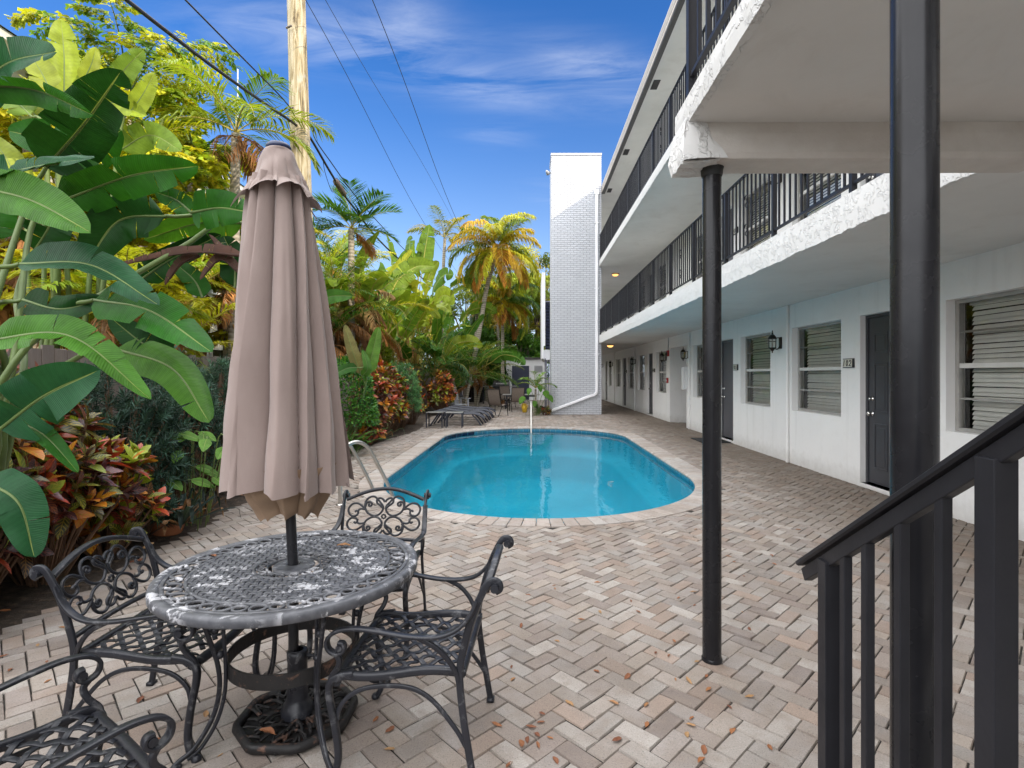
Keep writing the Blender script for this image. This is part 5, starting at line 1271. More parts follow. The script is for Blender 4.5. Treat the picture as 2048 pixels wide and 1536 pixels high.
# giant bird of paradise at the left edge
GB = np.array((-3.12, 2.75, 0.0))
bp = thing('bird_of_paradise', 'large bird of paradise plant with big glossy paddle leaves at the left edge', 'plant', tuple(GB))
bl, bs, bd = MB(), MB(), MB()
DG, MG, LG, BG, YG = (.011, .052, .010), (.022, .105, .011), (.055, .165, .016), (.018, .078, .030), (.22, .29, .03)
LV = [
 ((-70, 210, 2.6), (10, 130, 2.55), (108, 104, 2.5), 52, .8, .5, 0, .2, BG, 0),
 ((-50, 170, 2.45), (70, 180, 2.45), (184, 229, 2.45), 34, .75, -.4, 0, .35, MG, 0),
 ((92, 335, 2.95), (165, 252, 2.85), (240, 146, 2.72), 66, 1, .1, 0, .2, DG, 5),
 ((98, 330, 3.05), (120, 290, 3.05), (20, 262, 3.05), 48, 1, .2, 0, .1, MG, 2),
 ((98, 330, 3.05), (175, 300, 3.05), (240, 262, 3.0), 52, 1, .2, 0, .1, MG, 3),
 ((-60, 365, 2.4), (80, 332, 2.4), (188, 316, 2.35), 34, .7, .6, 0, .3, BG, 1),
 ((-60, 372, 2.35), (60, 400, 2.35), (178, 463, 2.3), 52, .9, .3, 0, .2, LG, 0),
 ((122, 402, 2.95), (260, 352, 2.85), (394, 332, 2.75), 48, .9, -.2, 0, .25, MG, 2),
 ((382, 425, 2.95), (440, 416, 2.9), (498, 424, 2.85), 42, 1, .1, 0, .12, MG, 0),
 ((382, 425, 2.95), (352, 400, 2.95), (312, 384, 2.95), 24, 1, 0, 0, .2, MG, 4),
 ((334, 432, 3.1), (238, 442, 3.05), (172, 528, 3.0), 50, .9, .2, 0, .2, DG, 1),
 ((485, 446, 3.3), (400, 446, 3.3), (290, 478, 3.3), 36, .8, -.3, 0, .2, LG, 2),
 ((40, 528, 2.5), (180, 530, 2.45), (314, 608, 2.4), 46, .75, .45, 0, .3, BG, 2),
 ((188, 600, 2.65), (300, 622, 2.55), (420, 702, 2.45), 52, .9, .3, 0, .15, MG, 1),
 ((-30, 682, 2.3), (140, 672, 2.3), (298, 796, 2.3), 42, .8, .4, 0, .3, LG, 1),
 ((232, 698, 2.75), (345, 738, 2.7), (417, 842, 2.6), 45, .9, .1, 0, .12, (.06, .16, .02), 1),
 ((0, 858, 2.2), (88, 792, 2.2), (194, 742, 2.2), 68, 1, .1, 0, .22, BG, 1),
 ((10, 838, 2.25), (85, 868, 2.25), (156, 944, 2.25), 22, .8, .3, 0, .3, MG, 0),
 ((-40, 960, 2.1), (36, 1005, 2.1), (68, 1112, 2.1), 48, .9, .3, 0, .2, BG, 0),
 ((45, 600, 2.75), (120, 618, 2.7), (208, 598, 2.7), 34, .9, .2, 0, .3, DG, 0),
 ((470, 575, 3.2), (468, 520, 3.2), (448, 474, 3.2), 30, 1, 0, 0, .15, DG, 1),
 ((405, 595, 3.2), (388, 560, 3.2), (345, 522, 3.2), 24, 1, 0, 0, .15, MG, 0),
 ((352, 722, 2.95), (290, 690, 2.9), (222, 636, 2.9), 34, 1, .2, 0, .2, DG, 0),
 ((70, 500, 3.3), (100, 450, 3.3), (130, 380, 3.3), 44, 1, .2, 0, .2, DG, 3),
 ((-20, 480, 3.2), (-10, 420, 3.2), (15, 350, 3.2), 40, 1, .2, 0, .2, MG, 2),
 ((280, 560, 3.3), (340, 520, 3.3), (440, 470, 3.3), 30, 1, .2, 0, .25, DG, 3),
 ((-160, 300, 2.9), (-240, 200, 2.9), (-330, 150, 2.9), 60, 1, .1, 0, .2, MG, 3),
 ((-150, 450, 2.8), (-260, 400, 2.8), (-380, 440, 2.8), 55, .9, .3, 0, .2, DG, 2),
 ((-170, 620, 2.7), (-280, 590, 2.7), (-390, 680, 2.7), 52, .9, .3, 0, .2, MG, 2),
 ((-190, 180, 3.2), (-200, 60, 3.2), (-170, -40, 3.2), 60, 1, 0, 0, .2, DG, 3),
 ((-200, 780, 2.6), (-300, 760, 2.6), (-380, 860, 2.6), 46, .9, .3, 0, .2, LG, 2),
]
for k, (b_, m_, t_, hw, a_, u_, r_, fo, c_, te) in enumerate(LV):
    leaf_px(bl, bs, b_, m_, t_, hw * .93, a_, u_, r_, fo * 1.6 + .08, .15, c_, te + 1 + k % 3, seed=100 + k, base=None if k in (3, 4, 5, 8, 9, 11, 17, 20, 21, 22, 24, 25) else GB + np.array((rnd.uniform(-.12, .12), rnd.uniform(-.15, .15), 0)), waist=at(rnd.uniform(-60, 40), rnd.uniform(780, 900), 2.7 + rnd.uniform(-.15, .15)))
for k, (b_, m_, t_, hw) in enumerate((((486, 512, 3.05), (380, 506, 3.05), (232, 532, 3.05), 9), ((478, 545, 3.1), (440, 520, 3.1), (400, 560, 3.1), 8), ((470, 508, 3.08), (440, 500, 3.08), (418, 470, 3.08), 8), ((400, 512, 3.1), (360, 530, 3.1), (330, 570, 3.1), 8))):
    bd = MB(); leaf_px(bd, bd, b_, m_, t_, hw, .8, -.6, 0, -.6, .9, (.105, .048, .032), 13, seed=60 + k); x = bd.build('dead_leaf', 'dead_foliage', bp, smooth=True); x.location = -GB
for o_, nm, mt in ((bl, 'foliage', 'broad_leaf'), (bs, 'stem', 'stem_green')):
    x = o_.build(nm, mt, bp, smooth=True); x.location = -GB
# sunlit one behind the fence
G2 = np.array((-5.5, 6.2, 0.0))
bp2 = thing('bird_of_paradise', 'sunlit yellow green banana-like plant rising behind the large leaves at the upper left', 'plant', tuple(G2))
bl, bs = MB(), MB()
for k, (b_, m_, t_, hw, te) in enumerate([((128, 190, 6), (128, 110, 6), (122, 42, 6), 28, 1), ((165, 165, 6), (182, 130, 6), (192, 96, 6), 15, 0), ((225, 170, 6.1), (255, 132, 6.1), (285, 102, 6.1), 22, 2), ((262, 222, 6), (285, 190, 6), (308, 148, 6), 20, 1), ((100, 180, 5.8), (80, 140, 5.8), (50, 95, 5.8), 26, 2), ((60, 230, 5.9), (20, 190, 5.9), (-20, 160, 5.9), 30, 2), ((150, 240, 6), (215, 205, 6), (290, 230, 6), 26, 3), ((90, 260, 6.1), (60, 220, 6.1), (20, 215, 6.1), 30, 3), ((240, 300, 6.3), (300, 270, 6.3), (360, 300, 6.3), 28, 4), ((120, 330, 6.2), (180, 280, 6.2), (250, 250, 6.2), 30, 4), ((40, 390, 6.2), (20, 330, 6.2), (-20, 270, 6.2), 32, 3)]):
    leaf_px(bl, bs, b_, m_, t_, hw, 1, .1, .3, .25, .15, (YG, (.22, .27, .035), (.12, .20, .03))[k % 3], te, seed=300 + k, base=G2 + np.array((rnd.uniform(-.2, .2), rnd.uniform(-.2, .2), 0)), stem=.03)
for o_, nm, mt in ((bl, 'foliage', 'broad_leaf'), (bs, 'stem', 'stem_green')):
    x = o_.build(nm, mt, bp2, smooth=True); x.location = -G2

def banana_clump(loc, h, n, L, label, cols, spread=1.0, seed=1, W=.17, dead=3, low=.35, fan=None):
    g = np.random.default_rng(seed); t = thing('bird_of_paradise', label, 'plant', loc, 0, 'banana-like clumps beyond the hedge'); bl, bs, bd = MB(), MB(), MB()
    for k in range(n):
        az = g.uniform(0, 6.283) if fan is None else fan + g.choice([0, math.pi]) + g.normal(0, .35)
        f = g.random() ** .8; el = R(86 - 40 * f * spread); hb = h * (low + (1 - low - .18) * (1 - .75 * f) * g.uniform(.75, 1.05)); rr = hb / math.tan(el) * .8
        d = np.array((math.cos(az), math.sin(az), 0)); b0 = d * g.uniform(.03, .16); p0 = d * rr + np.array((0, 0, hb))
        l = L * g.uniform(.8, 1.15); dr = g.uniform(.1, .9) * (.4 + f)
        d1 = unit(d * math.cos(el) + np.array((0, 0, math.sin(el)))); d2 = unit(d * (math.cos(el) + .45 * dr) + np.array((0, 0, math.sin(el) - .75 * dr))); d3 = unit(d * (math.cos(el) + .6 * dr) + np.array((0, 0, math.sin(el) - 1.7 * dr)))
        p1 = p0 + d1 * l * .35; p2 = p1 + d2 * l * .35; p3 = p2 + d3 * l * .3
        h_ = unit(np.cross(np.cross(d1, (0, 0, 1.)) + g.normal(0, .35, 3), d1))
        blade(bl, [p0, p1, p2, p3], W * g.uniform(.8, 1.15), -h_ if h_[2] < 0 else h_, .30, .2, np.array(cols[g.integers(len(cols))]) * g.uniform(.8, 1.2), int(g.integers(2, 9)), n=24, ns=4, seed=int(g.integers(1e6)))
        rib(bs, [b0, b0 * .4 + p0 * .5 + np.array((0, 0, hb * .12)), p0, p1, p2], .028, .006, 18)
    for k in range(dead):
        az = g.uniform(0, 6.283); d = np.array((math.cos(az), math.sin(az), 0)); z = h * g.uniform(.28, .55); p0 = d * .15 + np.array((0, 0, z))
        blade(bd, [p0, p0 + d * .3 + np.array((0, 0, .06)), p0 + d * .45 + np.array((0, 0, -.35)), p0 + d * .42 + np.array((0, 0, -.8))], .09, d + np.array((0, 0, .2)), -.5, .4, np.array((.34, .16, .06)) * g.uniform(.6, 1.2), 7, n=18, ns=3, seed=int(g.integers(1e6)))
    bl.build('foliage', 'broad_leaf', t, smooth=True); bs.build('stem', 'petiole_yellow', t, smooth=True)
    if dead: bd.build('dead_leaf', 'dead_foliage', t, smooth=True)
    return t

def leaflets(mb, B, D, l, w, col, hang, up=None, seed=0):
    """narrow two-part leaflets from points B along D, bending down by hang"""
    n = len(B); z = np.array((0, 0, 1.)); l = np.broadcast_to(l, (n,))[:, None]; w = np.broadcast_to(w, (n,))[:, None]
    S_ = unit(np.cross(D, z) + 1e-6); hang = np.broadcast_to(hang, (n,))[:, None]
    m = B + D * l * .5 - z * hang * l * .12; e = B + unit(D * (1 - hang * .45) - z * hang) * l * .55 + (m - B) * .9
    Nn = unit(np.cross(S_, D)); V = np.stack([B - S_ * w * .3, B + S_ * w * .3, m - S_ * w, m + S_ * w, e - S_ * w * .12, e + S_ * w * .12], 1)
    q = np.arange(n)[:, None, None] * 6 + np.array([[0, 1, 3, 2], [2, 3, 5, 4]])[None]
    c = np.repeat(np.broadcast_to(col, (n, 3)), 6, 0)
    mb.add(V.reshape(-1, 3), q.reshape(-1, 4), col=c)
def frond(ml, ms, base, az, L, el, droop, nl=34, ll=.45, lw=.014, col=(.1, .2, .03), hang=.45, g=None, vee=.35, bare=.16, twist=0, rr=.014):
    n = 18; t = np.linspace(0, 1, n); e = el - droop * t ** 1.25; a = az + twist * t
    d = np.stack([np.cos(e) * np.cos(a), np.cos(e) * np.sin(a), np.sin(e)], 1); P = np.vstack([[0, 0, 0], np.cumsum(d[:-1] * L / (n - 1), 0)]) + base
    ms.tube(P, np.linspace(rr, rr * .25, n), 5, cap=False, col=np.array(col) * .8)
    tt = np.linspace(bare, .99, nl); Pb = np.stack([np.interp(tt, t, P[:, q]) for q in range(3)], 1); Db = unit(np.stack([np.interp(tt, t, d[:, q]) for q in range(3)], 1))
    Sd = unit(np.cross(Db, (0, 0, 1.)) + 1e-6); Up = np.cross(Sd, Db); ln = ll * (np.sin(np.clip((tt - bare) / (1 - bare), 0, 1) * 2.5 + .45)) ** .7
    for s in (-1, 1):
        D = unit(Db * (.55 + .5 * tt[:, None]) + Sd * s + Up * vee + g.normal(0, .10, (nl, 3))); c = np.asarray(col) * g.uniform(.75, 1.25, (nl, 1))
        leaflets(ml, Pb, D, ln * g.uniform(.85, 1.1, nl), lw, c, hang * g.uniform(.6, 1.4, nl))
def palm(loc, h, label, nf=12, L=1.6, ll=.5, cols=((.1, .2, .03),), lean=(0, 0), r0=.09, r1=.06, droop=(.9, 1.9), el=(20, 80), dead=0, dcol=(.34, .15, .04), nl=36, lw=.016, hang=.45, seed=1, group=None, stems=1, spread=.5, name='palm_tree', trunkmat='palm_trunk', vee=.35, frac=.82, azr=None):
    g = np.random.default_rng(seed); t = thing(name, label, 'palm', loc, 0, group); ml, ms, mt, md = MB(), MB(), MB(), MB()
    for s in range(stems):
        a0 = g.uniform(0, 6.283); hs = h * (g.uniform(.55, 1.0) if stems > 1 else 1); b0 = np.array((math.cos(a0), math.sin(a0), 0)) * (spread * .35 * g.random() if stems > 1 else 0)
        top = np.array((lean[0], lean[1], hs)) + (np.array((math.cos(a0), math.sin(a0), 0)) * spread * g.uniform(.3, 1) if stems > 1 else 0)
        pts = spline([b0, b0 * .6 + top * .4 + np.array((0, 0, .1 * hs)) * (stems > 1), top * .75 + b0 * .25 + np.array((lean[0] * -.06, 0, 0)), top], 24)
        mt.tube(pts, np.linspace(r0, r1, 24) if stems == 1 else np.linspace(r0, r1, 24), 10)
        for k in range(nf):
            az = a0 * 2 + k * 2.39996 if azr is None else azr[0] + (azr[1] - azr[0]) * g.random(); f = (k + .5) / nf
            frond(ml, ms, top + np.array((0, 0, .03)), az, L * g.uniform(.8, 1.15), R(el[1] - (el[1] - el[0]) * f) + g.normal(0, .1), g.uniform(*droop), nl, ll, lw, np.array(cols[g.integers(len(cols))]) * g.uniform(.8, 1.2), hang, g, vee, twist=g.normal(0, .25))
        for k in range(dead):
            az = g.uniform(0, 6.283); frond(md, md, top - np.array((0, 0, .05 + .12 * g.random())), az, L * g.uniform(.6, .95), R(-8) + g.normal(0, .2), g.uniform(1.0, 1.5), nl, ll * .8, lw * .9, np.array(dcol) * g.uniform(.5, 1.3), 1.1, g, .1)
    mt.build('trunk', trunkmat, t, smooth=True); ml.build('crown', 'soft_leaf', t, smooth=False); ms.build('leaf_stalk', 'petiole_yellow', t, smooth=True)
    if dead: md.build('dead_frond', 'dead_foliage', t)
    return t

def leaf_cloud(mb, P, D, l, w, col, vein=None, hint=None, curl=.25, fold=.25, rows=((0, .12), (.3, .85), (.6, 1.), (.85, .55), (1, .03)), g=None):
    n = len(P); l = np.broadcast_to(l, (n,)); w = np.broadcast_to(w, (n,)); D = unit(D)
    h = np.array((0, 0, 1.)) + g.normal(0, .45, (n, 3)) if hint is None else hint
    S_ = unit(np.cross(D, h)); Nn = np.cross(S_, D); m = len(rows); V = np.zeros((n, m, 3, 3)); U = np.zeros((n, m, 3, 3))
    for i, (v, ww) in enumerate(rows):
        c = P + D * (l * v)[:, None] - Nn * (l * curl * v * v)[:, None]
        for q, u in enumerate((-1, 0, 1)):
            V[:, i, q] = c + S_ * (u * w * ww * .5)[:, None] + Nn * (abs(u) * fold * w * ww * .5)[:, None]; U[:, i, q, 0] = u; U[:, i, q, 1] = v
    ii = np.arange(m - 1)[:, None]; jj = np.arange(2)[None, :]; F = np.stack([ii * 3 + jj, ii * 3 + jj + 1, (ii + 1) * 3 + jj + 1, (ii + 1) * 3 + jj], -1).reshape(-1, 4)
    Q = (np.arange(n)[:, None, None] * (m * 3) + F[None]).reshape(-1, 4); rep = m * 3
    mb.add(V.reshape(-1, 3), Q, col=np.repeat(np.broadcast_to(col, (n, 3)), rep, 0), uv=U.reshape(-1, 3), vein=(1, 1, 0) if vein is None else np.repeat(np.broadcast_to(vein, (n, 3)), rep, 0))
def lumpy(g, n, rx, ry, rz, inner=.45, base=.12):
    """points filling an uneven rounded bush standing on the ground, denser near its surface"""
    d = unit(g.normal(0, 1, (n, 3))); d[:, 2] = np.abs(d[:, 2]) * 1.15 - .25; d = unit(d)
    k = g.uniform(-1, 1, (9, 3)); k = unit(k); bump = np.max(d @ k.T, axis=1); r_ = (.80 + .26 * bump ** 3) * (inner + (1 - inner) * g.random(n) ** .35)
    P = d * r_[:, None] * np.array((rx, ry, rz * .62)); P[:, 2] += rz * .42; P[:, 2] = np.maximum(P[:, 2], base * g.random(n)); return P, d
CROT = [((.022, .030, .012), (.30, .22, .02)), ((.035, .012, .012), (.30, .05, .02)), ((.020, .012, .014), (.16, .04, .03)), ((.36, .026, .016), (.46, .12, .02)), ((.46, .125, .015), (.52, .30, .02)), ((.22, .31, .02), (.40, .40, .03)), ((.045, .075, .014), (.36, .30, .03)), ((.07, .022, .018), (.32, .09, .02)), ((.11, .04, .05), (.22, .06, .06)), ((.028, .016, .012), (.24, .12, .02))]
WDARK = [.22, .13, .12, .085, .05, .10, .16, .08, .03, .05]
WFIRE = [.09, .10, .06, .17, .21, .10, .09, .10, .02, .06]
def croton(loc, rx, ry, rz, label, tips=70, ll=.16, wts=WDARK, seed=1, per=12):
    g = np.random.default_rng(seed); t = thing('croton_bush', label, 'shrub', loc, 0, 'croton bushes in the planting bed'); mb, ms = MB(), MB(); wts = np.array(wts) / sum(wts)
    P, d = lumpy(g, tips, rx, ry, rz, .62, .1)
    for p, dd in zip(P, d):
        ax_ = unit(dd * .8 + np.array((0, 0, .6)) + g.normal(0, .25, 3)); s1 = unit(np.cross(ax_, (.3, .2, 1))); s2 = np.cross(ax_, s1)
        k = per + g.integers(-3, 3); a = np.arange(k) * 2.4 + g.uniform(0, 6.28); e = np.linspace(.15, 1.25, k) + g.normal(0, .12, k)
        D = (np.cos(a)[:, None] * s1 + np.sin(a)[:, None] * s2) * np.cos(e)[:, None] + ax_ * np.sin(e)[:, None]
        dom = g.choice(len(CROT), p=wts); idx = np.where(g.random(k) < .55, dom, g.choice(len(CROT), k, p=wts)); C = np.array([CROT[i][0] for i in idx]) * g.uniform(.7, 1.3, (k, 1)); Vn = np.array([CROT[i][1] for i in idx])
        lv = ll * g.uniform(.65, 1.2, k) * (1 - .35 * np.linspace(0, 1, k))
        leaf_cloud(mb, p - ax_ * np.linspace(.08, 0, k)[:, None], D, lv, lv * g.uniform(.36, .50, k), C, Vn, hint=ax_ + g.normal(0, .25, (k, 3)), curl=.28, fold=.25, g=g)
        ms.tube(spline([(p[0] * .25, p[1] * .25, 0), (p[0] * .6, p[1] * .6, p[2] * .5), tuple(p)], 6), .008, 5, cap=False)
    mb.build('foliage', 'croton_leaf', t, smooth=True); ms.build('stem', 'twig_brown', t); return t
def needle_shrub(loc, rx, ry, rz, label, tips=330, col=(.030, .062, .042), seed=1, ll=.085):
    g = np.random.default_rng(seed); t = thing('podocarpus_shrub', label, 'shrub', loc, 0, 'fine leaved evergreen shrubs of the hedge'); mb, ms = MB(), MB(); P, d = lumpy(g, tips, rx, ry, rz, .6, .08); k = 24
    for q, (p, dd) in enumerate(zip(P, d)):
        ax_ = unit(dd + np.array((0, 0, .55)) + g.normal(0, .35, 3)); s1 = unit(np.cross(ax_, (.3, .2, 1))); s2 = np.cross(ax_, s1); a = np.arange(k) * 2.4; f = np.linspace(0, 1, k); e = .1 + .95 * f
        D = (np.cos(a)[:, None] * s1 + np.sin(a)[:, None] * s2) * np.cos(e)[:, None] + ax_ * np.sin(e)[:, None] + g.normal(0, .12, (k, 3))
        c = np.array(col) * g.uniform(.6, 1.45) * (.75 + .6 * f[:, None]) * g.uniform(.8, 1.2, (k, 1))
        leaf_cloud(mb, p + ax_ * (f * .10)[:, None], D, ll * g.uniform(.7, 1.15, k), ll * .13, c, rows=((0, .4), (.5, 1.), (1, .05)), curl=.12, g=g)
        if q % 5 == 0: ms.tube(spline([(p[0] * .15, p[1] * .15, 0), (p[0] * .5, p[1] * .5, p[2] * .55), tuple(p)], 6), .007, 5, cap=False)
    mb.build('foliage', 'needle_leaf', t); ms.build('stem', 'twig_brown', t); return t
def leafy(loc, rx, ry, rz, label, n=2600, ll=.07, asp=.55, cols=((.05, .13, .02),), seed=1, name='leafy_shrub', group=None, stems=9, mat='small_leaf', inner=.5):
    g = np.random.default_rng(seed); t = thing(name, label, 'shrub', loc, 0, group); mb, ms = MB(), MB(); P, d = lumpy(g, n, rx, ry, rz, inner, .1)
    D = d + g.normal(0, .55, (n, 3)) + np.array((0, 0, .25)); C = np.array(cols)[g.integers(len(cols), size=n)] * g.uniform(.65, 1.35, (n, 1)); l = ll * g.uniform(.6, 1.25, n)
    leaf_cloud(mb, P, D, l, l * asp, C, rows=((0, .1), (.45, 1.), (1, .04)), g=g)
    for k in range(stems):
        p = P[k * 7]; ms.tube(spline([(p[0] * .12, p[1] * .12, 0), (p[0] * .5, p[1] * .45, p[2] * .5), tuple(p)], 8), .010, 5, cap=False)
    mb.build('foliage', mat, t); ms.build('stem', 'twig_brown', t); return t
def fern(loc, r_, label, nf=16, seed=1, col=(.07, .19, .025), L=.55):
    g = np.random.default_rng(seed); t = thing('fern', label, 'fern', loc, 0, 'ferns at the edge of the planting bed'); ml, ms = MB(), MB()
    for k in range(nf):
        frond(ml, ms, np.array((g.normal(0, r_ * .15), g.normal(0, r_ * .15), .03)), k * 2.4, L * g.uniform(.7, 1.2), R(g.uniform(35, 80)), g.uniform(.9, 1.6), 34, .085, .0085, np.array(col) * g.uniform(.7, 1.3), .2, g, .1, .08, rr=.004)
    ml.build('foliage', 'soft_leaf', t); ms.build('leaf_stalk', 'stem_green', t); return t
def strappy(loc, label, n=26, L=.45, w=.045, col=(.018, .035, .028), seed=1, name='strap_leaf_plant', mat='small_leaf', cat='plant'):
    g = np.random.default_rng(seed); t = thing(name, label, cat, loc); mb = MB(); dd = MB()
    for k in range(n):
        az = k * 2.4; e = R(g.uniform(15, 75)); d = np.array((math.cos(az) * math.cos(e), math.sin(az) * math.cos(e), math.sin(e))); l = L * g.uniform(.6, 1.15); z = np.array((0, 0, 1.)); d0 = np.array((d[0], d[1], 0))
        dead_ = k % 6 == 5; blade(dd if dead_ else mb, [d0 * .03 + z * .05, d0 * .03 + z * .05 + d * l * .5, z * .05 + d * l * .8 + d0 * l * .12 - z * l * .06, z * max(.02, .05 + l * (.8 * d[2] - .35)) + d0 * (l * 1.0)], w * .5, unit(np.cross(np.cross(d, z), d)), .3, .1, np.array((.20, .11, .05) if dead_ else col) * g.uniform(.7, 1.4), 0, n=12, ns=2, seed=k)
    mb.build('foliage', mat, t, smooth=True); dd.build('dead_leaf', 'dead_foliage', t, smooth=True); return t
def broad_tree(loc, h, r_, label, n=7000, ll=.16, cols=((.05, .09, .02),), seed=1, trunk=.14, clumps=34, low=.25, name='broadleaf_tree'):
    g = np.random.default_rng(seed); t = thing(name, label, 'tree', loc, 0, 'trees closing the view at the far end'); mb, ms = MB(), MB(); rib(ms, [(0, 0, 0), (.1 * r_, 0, h * .3), (0, .1 * r_, h * .62)], trunk, trunk * .5)
    d = unit(g.normal(0, 1, (clumps, 3))); C = d * (g.uniform(.35, 1, (clumps, 1)) ** .6) * np.array((r_, r_, h * (1 - low) * .5)) + np.array((0, 0, h * (low + (1 - low) * .5)))
    for c in C: rib(ms, [(0, 0, h * .3 + .2 * g.random() * h), (c[0] * .5, c[1] * .5, c[2] * .6 + h * .2), tuple(c)], trunk * .3, .012, 8)
    k = g.integers(clumps, size=n); sz = r_ * g.uniform(.22, .42, clumps); P = C[k] + unit(g.normal(0, 1, (n, 3))) * (sz[k] * g.random(n) ** .4)[:, None] * np.array((1, 1, .75)); tone = g.uniform(.55, 1.5, clumps)
    cc = np.array(cols)[g.integers(len(cols), size=clumps)][k] * tone[k][:, None] * g.uniform(.7, 1.3, (n, 1)); l = ll * g.uniform(.6, 1.3, n)
    leaf_cloud(mb, P, g.normal(0, 1, (n, 3)) + np.array((0, 0, -.25)), l, l * .45, cc, rows=((0, .1), (.45, 1.), (1, .04)), g=g)
    ms.build('trunk', 'bark', t, smooth=True); mb.build('crown', 'soft_leaf', t); return t

YEL = [(.38, .42, .028), (.44, .43, .03), (.24, .34, .03)]
GRN = [(.06, .15, .022), (.085, .19, .025), (.04, .11, .025)]
ORG = [(.46, .36, .03), (.42, .28, .025), (.38, .39, .03), (.20, .28, .03), (.28, .34, .03), (.16, .24, .03)]
# --- hedge and bed along the fence
k_ = 0
for (x, y, rx, ry, rz, lab, tips, w_, ll) in [
  (-3.42, 2.55, .42, .42, .85, 'low dark croton bush at the left picture edge behind the nearest chair', 60, WDARK, .17),
  (-3.38, 3.15, .44, .44, 1.36, 'dark croton bush with purple and lime leaves directly behind the left armchair', 70, WDARK, .19),
  (-3.40, 3.75, .46, .46, 1.40, 'croton bush with yellow veined leaves beside the dark evergreen shrub', 72, WDARK, .19),
  (-3.36, 4.30, .38, .40, .90, 'low croton with bright red leaves at the paving edge left of the umbrella', 56, WFIRE, .18),
  (-3.85, 3.3, .48, .5, 1.68, 'tall maroon croton against the fence under the large paddle leaves', 80, WDARK, .18),
  (-3.90, 4.15, .45, .48, 1.68, 'tall croton with orange red tips against the fence left of the evergreen hedge', 80, WDARK, .18),
  (-3.50, 12.5, .55, .78, 1.66, 'orange and red croton bush right of the umbrella above the white paving', 120, WFIRE, .20),
  (-3.38, 11.3, .34, .45, .66, 'low croton with lime and orange leaves in front of the orange croton', 46, WFIRE, .18),
  (-3.42, 13.35, .42, .5, 1.60, 'croton with deep red and yellow leaves between two finer shrubs of the hedge', 80, WFIRE, .19),
  (-3.40, 11.7, .40, .5, 1.45, 'croton with lime and red leaves beside the light green shrub', 80, WFIRE, .19),
  (-3.20, 19.6, .50, .60, 1.60, 'farthest orange croton bush behind the loungers under the low feather palm', 110, WFIRE, .20),
  (-3.42, 15.6, .42, .50, 1.62, 'croton with orange crown between two green shrubs near the side tables', 70, WFIRE, .19)]:
    croton((x, y, 0), rx, ry, rz, lab, tips, ll, w_, 40 + k_); k_ += 1
for (x, y, rx, ry, rz, lab, tips, col) in [
  (-3.78, 4.95, .52, .50, 1.48, 'dark blue green evergreen shrub at the left end of the hedge beside the crotons', 420, (.030, .066, .046)),
  (-3.80, 5.75, .55, .52, 1.55, 'dark blue green evergreen shrub left of the umbrella below the fence top', 420, (.032, .070, .046)),
  (-3.82, 6.6, .55, .55, 1.55, 'dark evergreen shrub touching the left edge of the umbrella cloth', 380, (.034, .075, .044)),
  (-3.80, 7.6, .55, .6, 1.55, 'evergreen shrub hidden mostly behind the umbrella', 300, (.034, .075, .044)),
  (-3.40, 14.2, .55, .80, 1.62, 'fine leaved green shrub between the two orange crotons', 520, (.075, .18, .06)),
  (-3.40, 4.75, .22, .22, .42, 'small low tuft of evergreen at the paving edge by the red croton', 60, (.040, .085, .06))]:
    needle_shrub((x, y, 0), rx, ry, rz, lab, tips, col, 70 + k_); k_ += 1
leafy((-3.55, 10.4, 0), .58, .85, 1.70, 'light green small leaved shrub with bare brown stems right of the umbrella', 4200, .085, .5, ((.07, .21, .035), (.11, .27, .04), (.04, .14, .035)), 5, stems=26, inner=.78)
leafy((-3.75, 8.5, 0), .5, .5, 1.5, 'green shrub behind the closed umbrella', 1500, .08, .5, ((.05, .14, .03),), 6)
fern((-3.22, 9.7, 0), .4, 'bright fern beside the pool ladder rails', 22, 3, L=.75); fern((-3.22, 7.7, 0), .3, 'small fern clump at the paving edge behind the grab rails', 16, 4, L=.45)
strappy((-3.14, 4.86, .05), 'dark strap leaved plant with brown dead leaves left of the umbrella hem', 34, .46, .05, (.020, .036, .032), 5)
strappy((-3.25, 5.35, 0), 'dried brown leaf tuft at the paving edge under the umbrella hem', 14, .36, .035, (.20, .11, .05), 9, name='dry_plant', mat='dead_foliage')
strappy((-3.22, 11.9, 0), 'pale strap leaved plant lying over the paving edge below the orange croton', 12, .5, .05, (.11, .17, .10), 8)
t = thing('arrowhead_plant', 'light green arrowhead plant climbing in front of the dark shrubs', 'plant', (-3.22, 5.15, 0)); mb, ms = MB(), MB(); g = np.random.default_rng(4)
for k in range(16):
    p = np.array((g.normal(0, .15), g.normal(.15, .25), g.uniform(.35, .92))); az = g.uniform(-1.6, .8); d = np.array((math.cos(az), math.sin(az), -.35)); ms.tube(spline([(p[0] * .4, p[1] * .4, 0), tuple(p * .9 - d * .06), tuple(p)], 8), .005, 5)
    blade(mb, [p, p + d * .09, p + d * .19 - np.array((0, 0, .02))], .052, np.array((.5, -.5, .8)), .15, .1, np.array((.11, .24, .035)) * g.uniform(.6, 1.2), 0, n=12, ns=3, seed=k, prof=lambda v: np.clip(np.sin(np.clip(v * 2.6 + .45, 0, 3.14)), .02, 1))
mb.build('foliage', 'broad_leaf', t, smooth=True); ms.build('stem', 'stem_green', t)
t = thing('clay_pot', 'round terracotta pot half hidden under the dark strap leaved plant', 'pot', (-3.30, 4.92, -.03)); b = MB(); b.lathe([(0, .0), (.09, 0), (.12, .05), (.145, .14), (.135, .23), (.13, .25), (.15, .26), (.15, .285), (.125, .285), (.12, .22)], 24); b.build('pot_body', 'terracotta', t, smooth=True)
b = MB(); b.lathe([(0, .235), (.12, .232)], 20); b.build('potting_soil', 'soil', t)
g = np.random.default_rng(77)
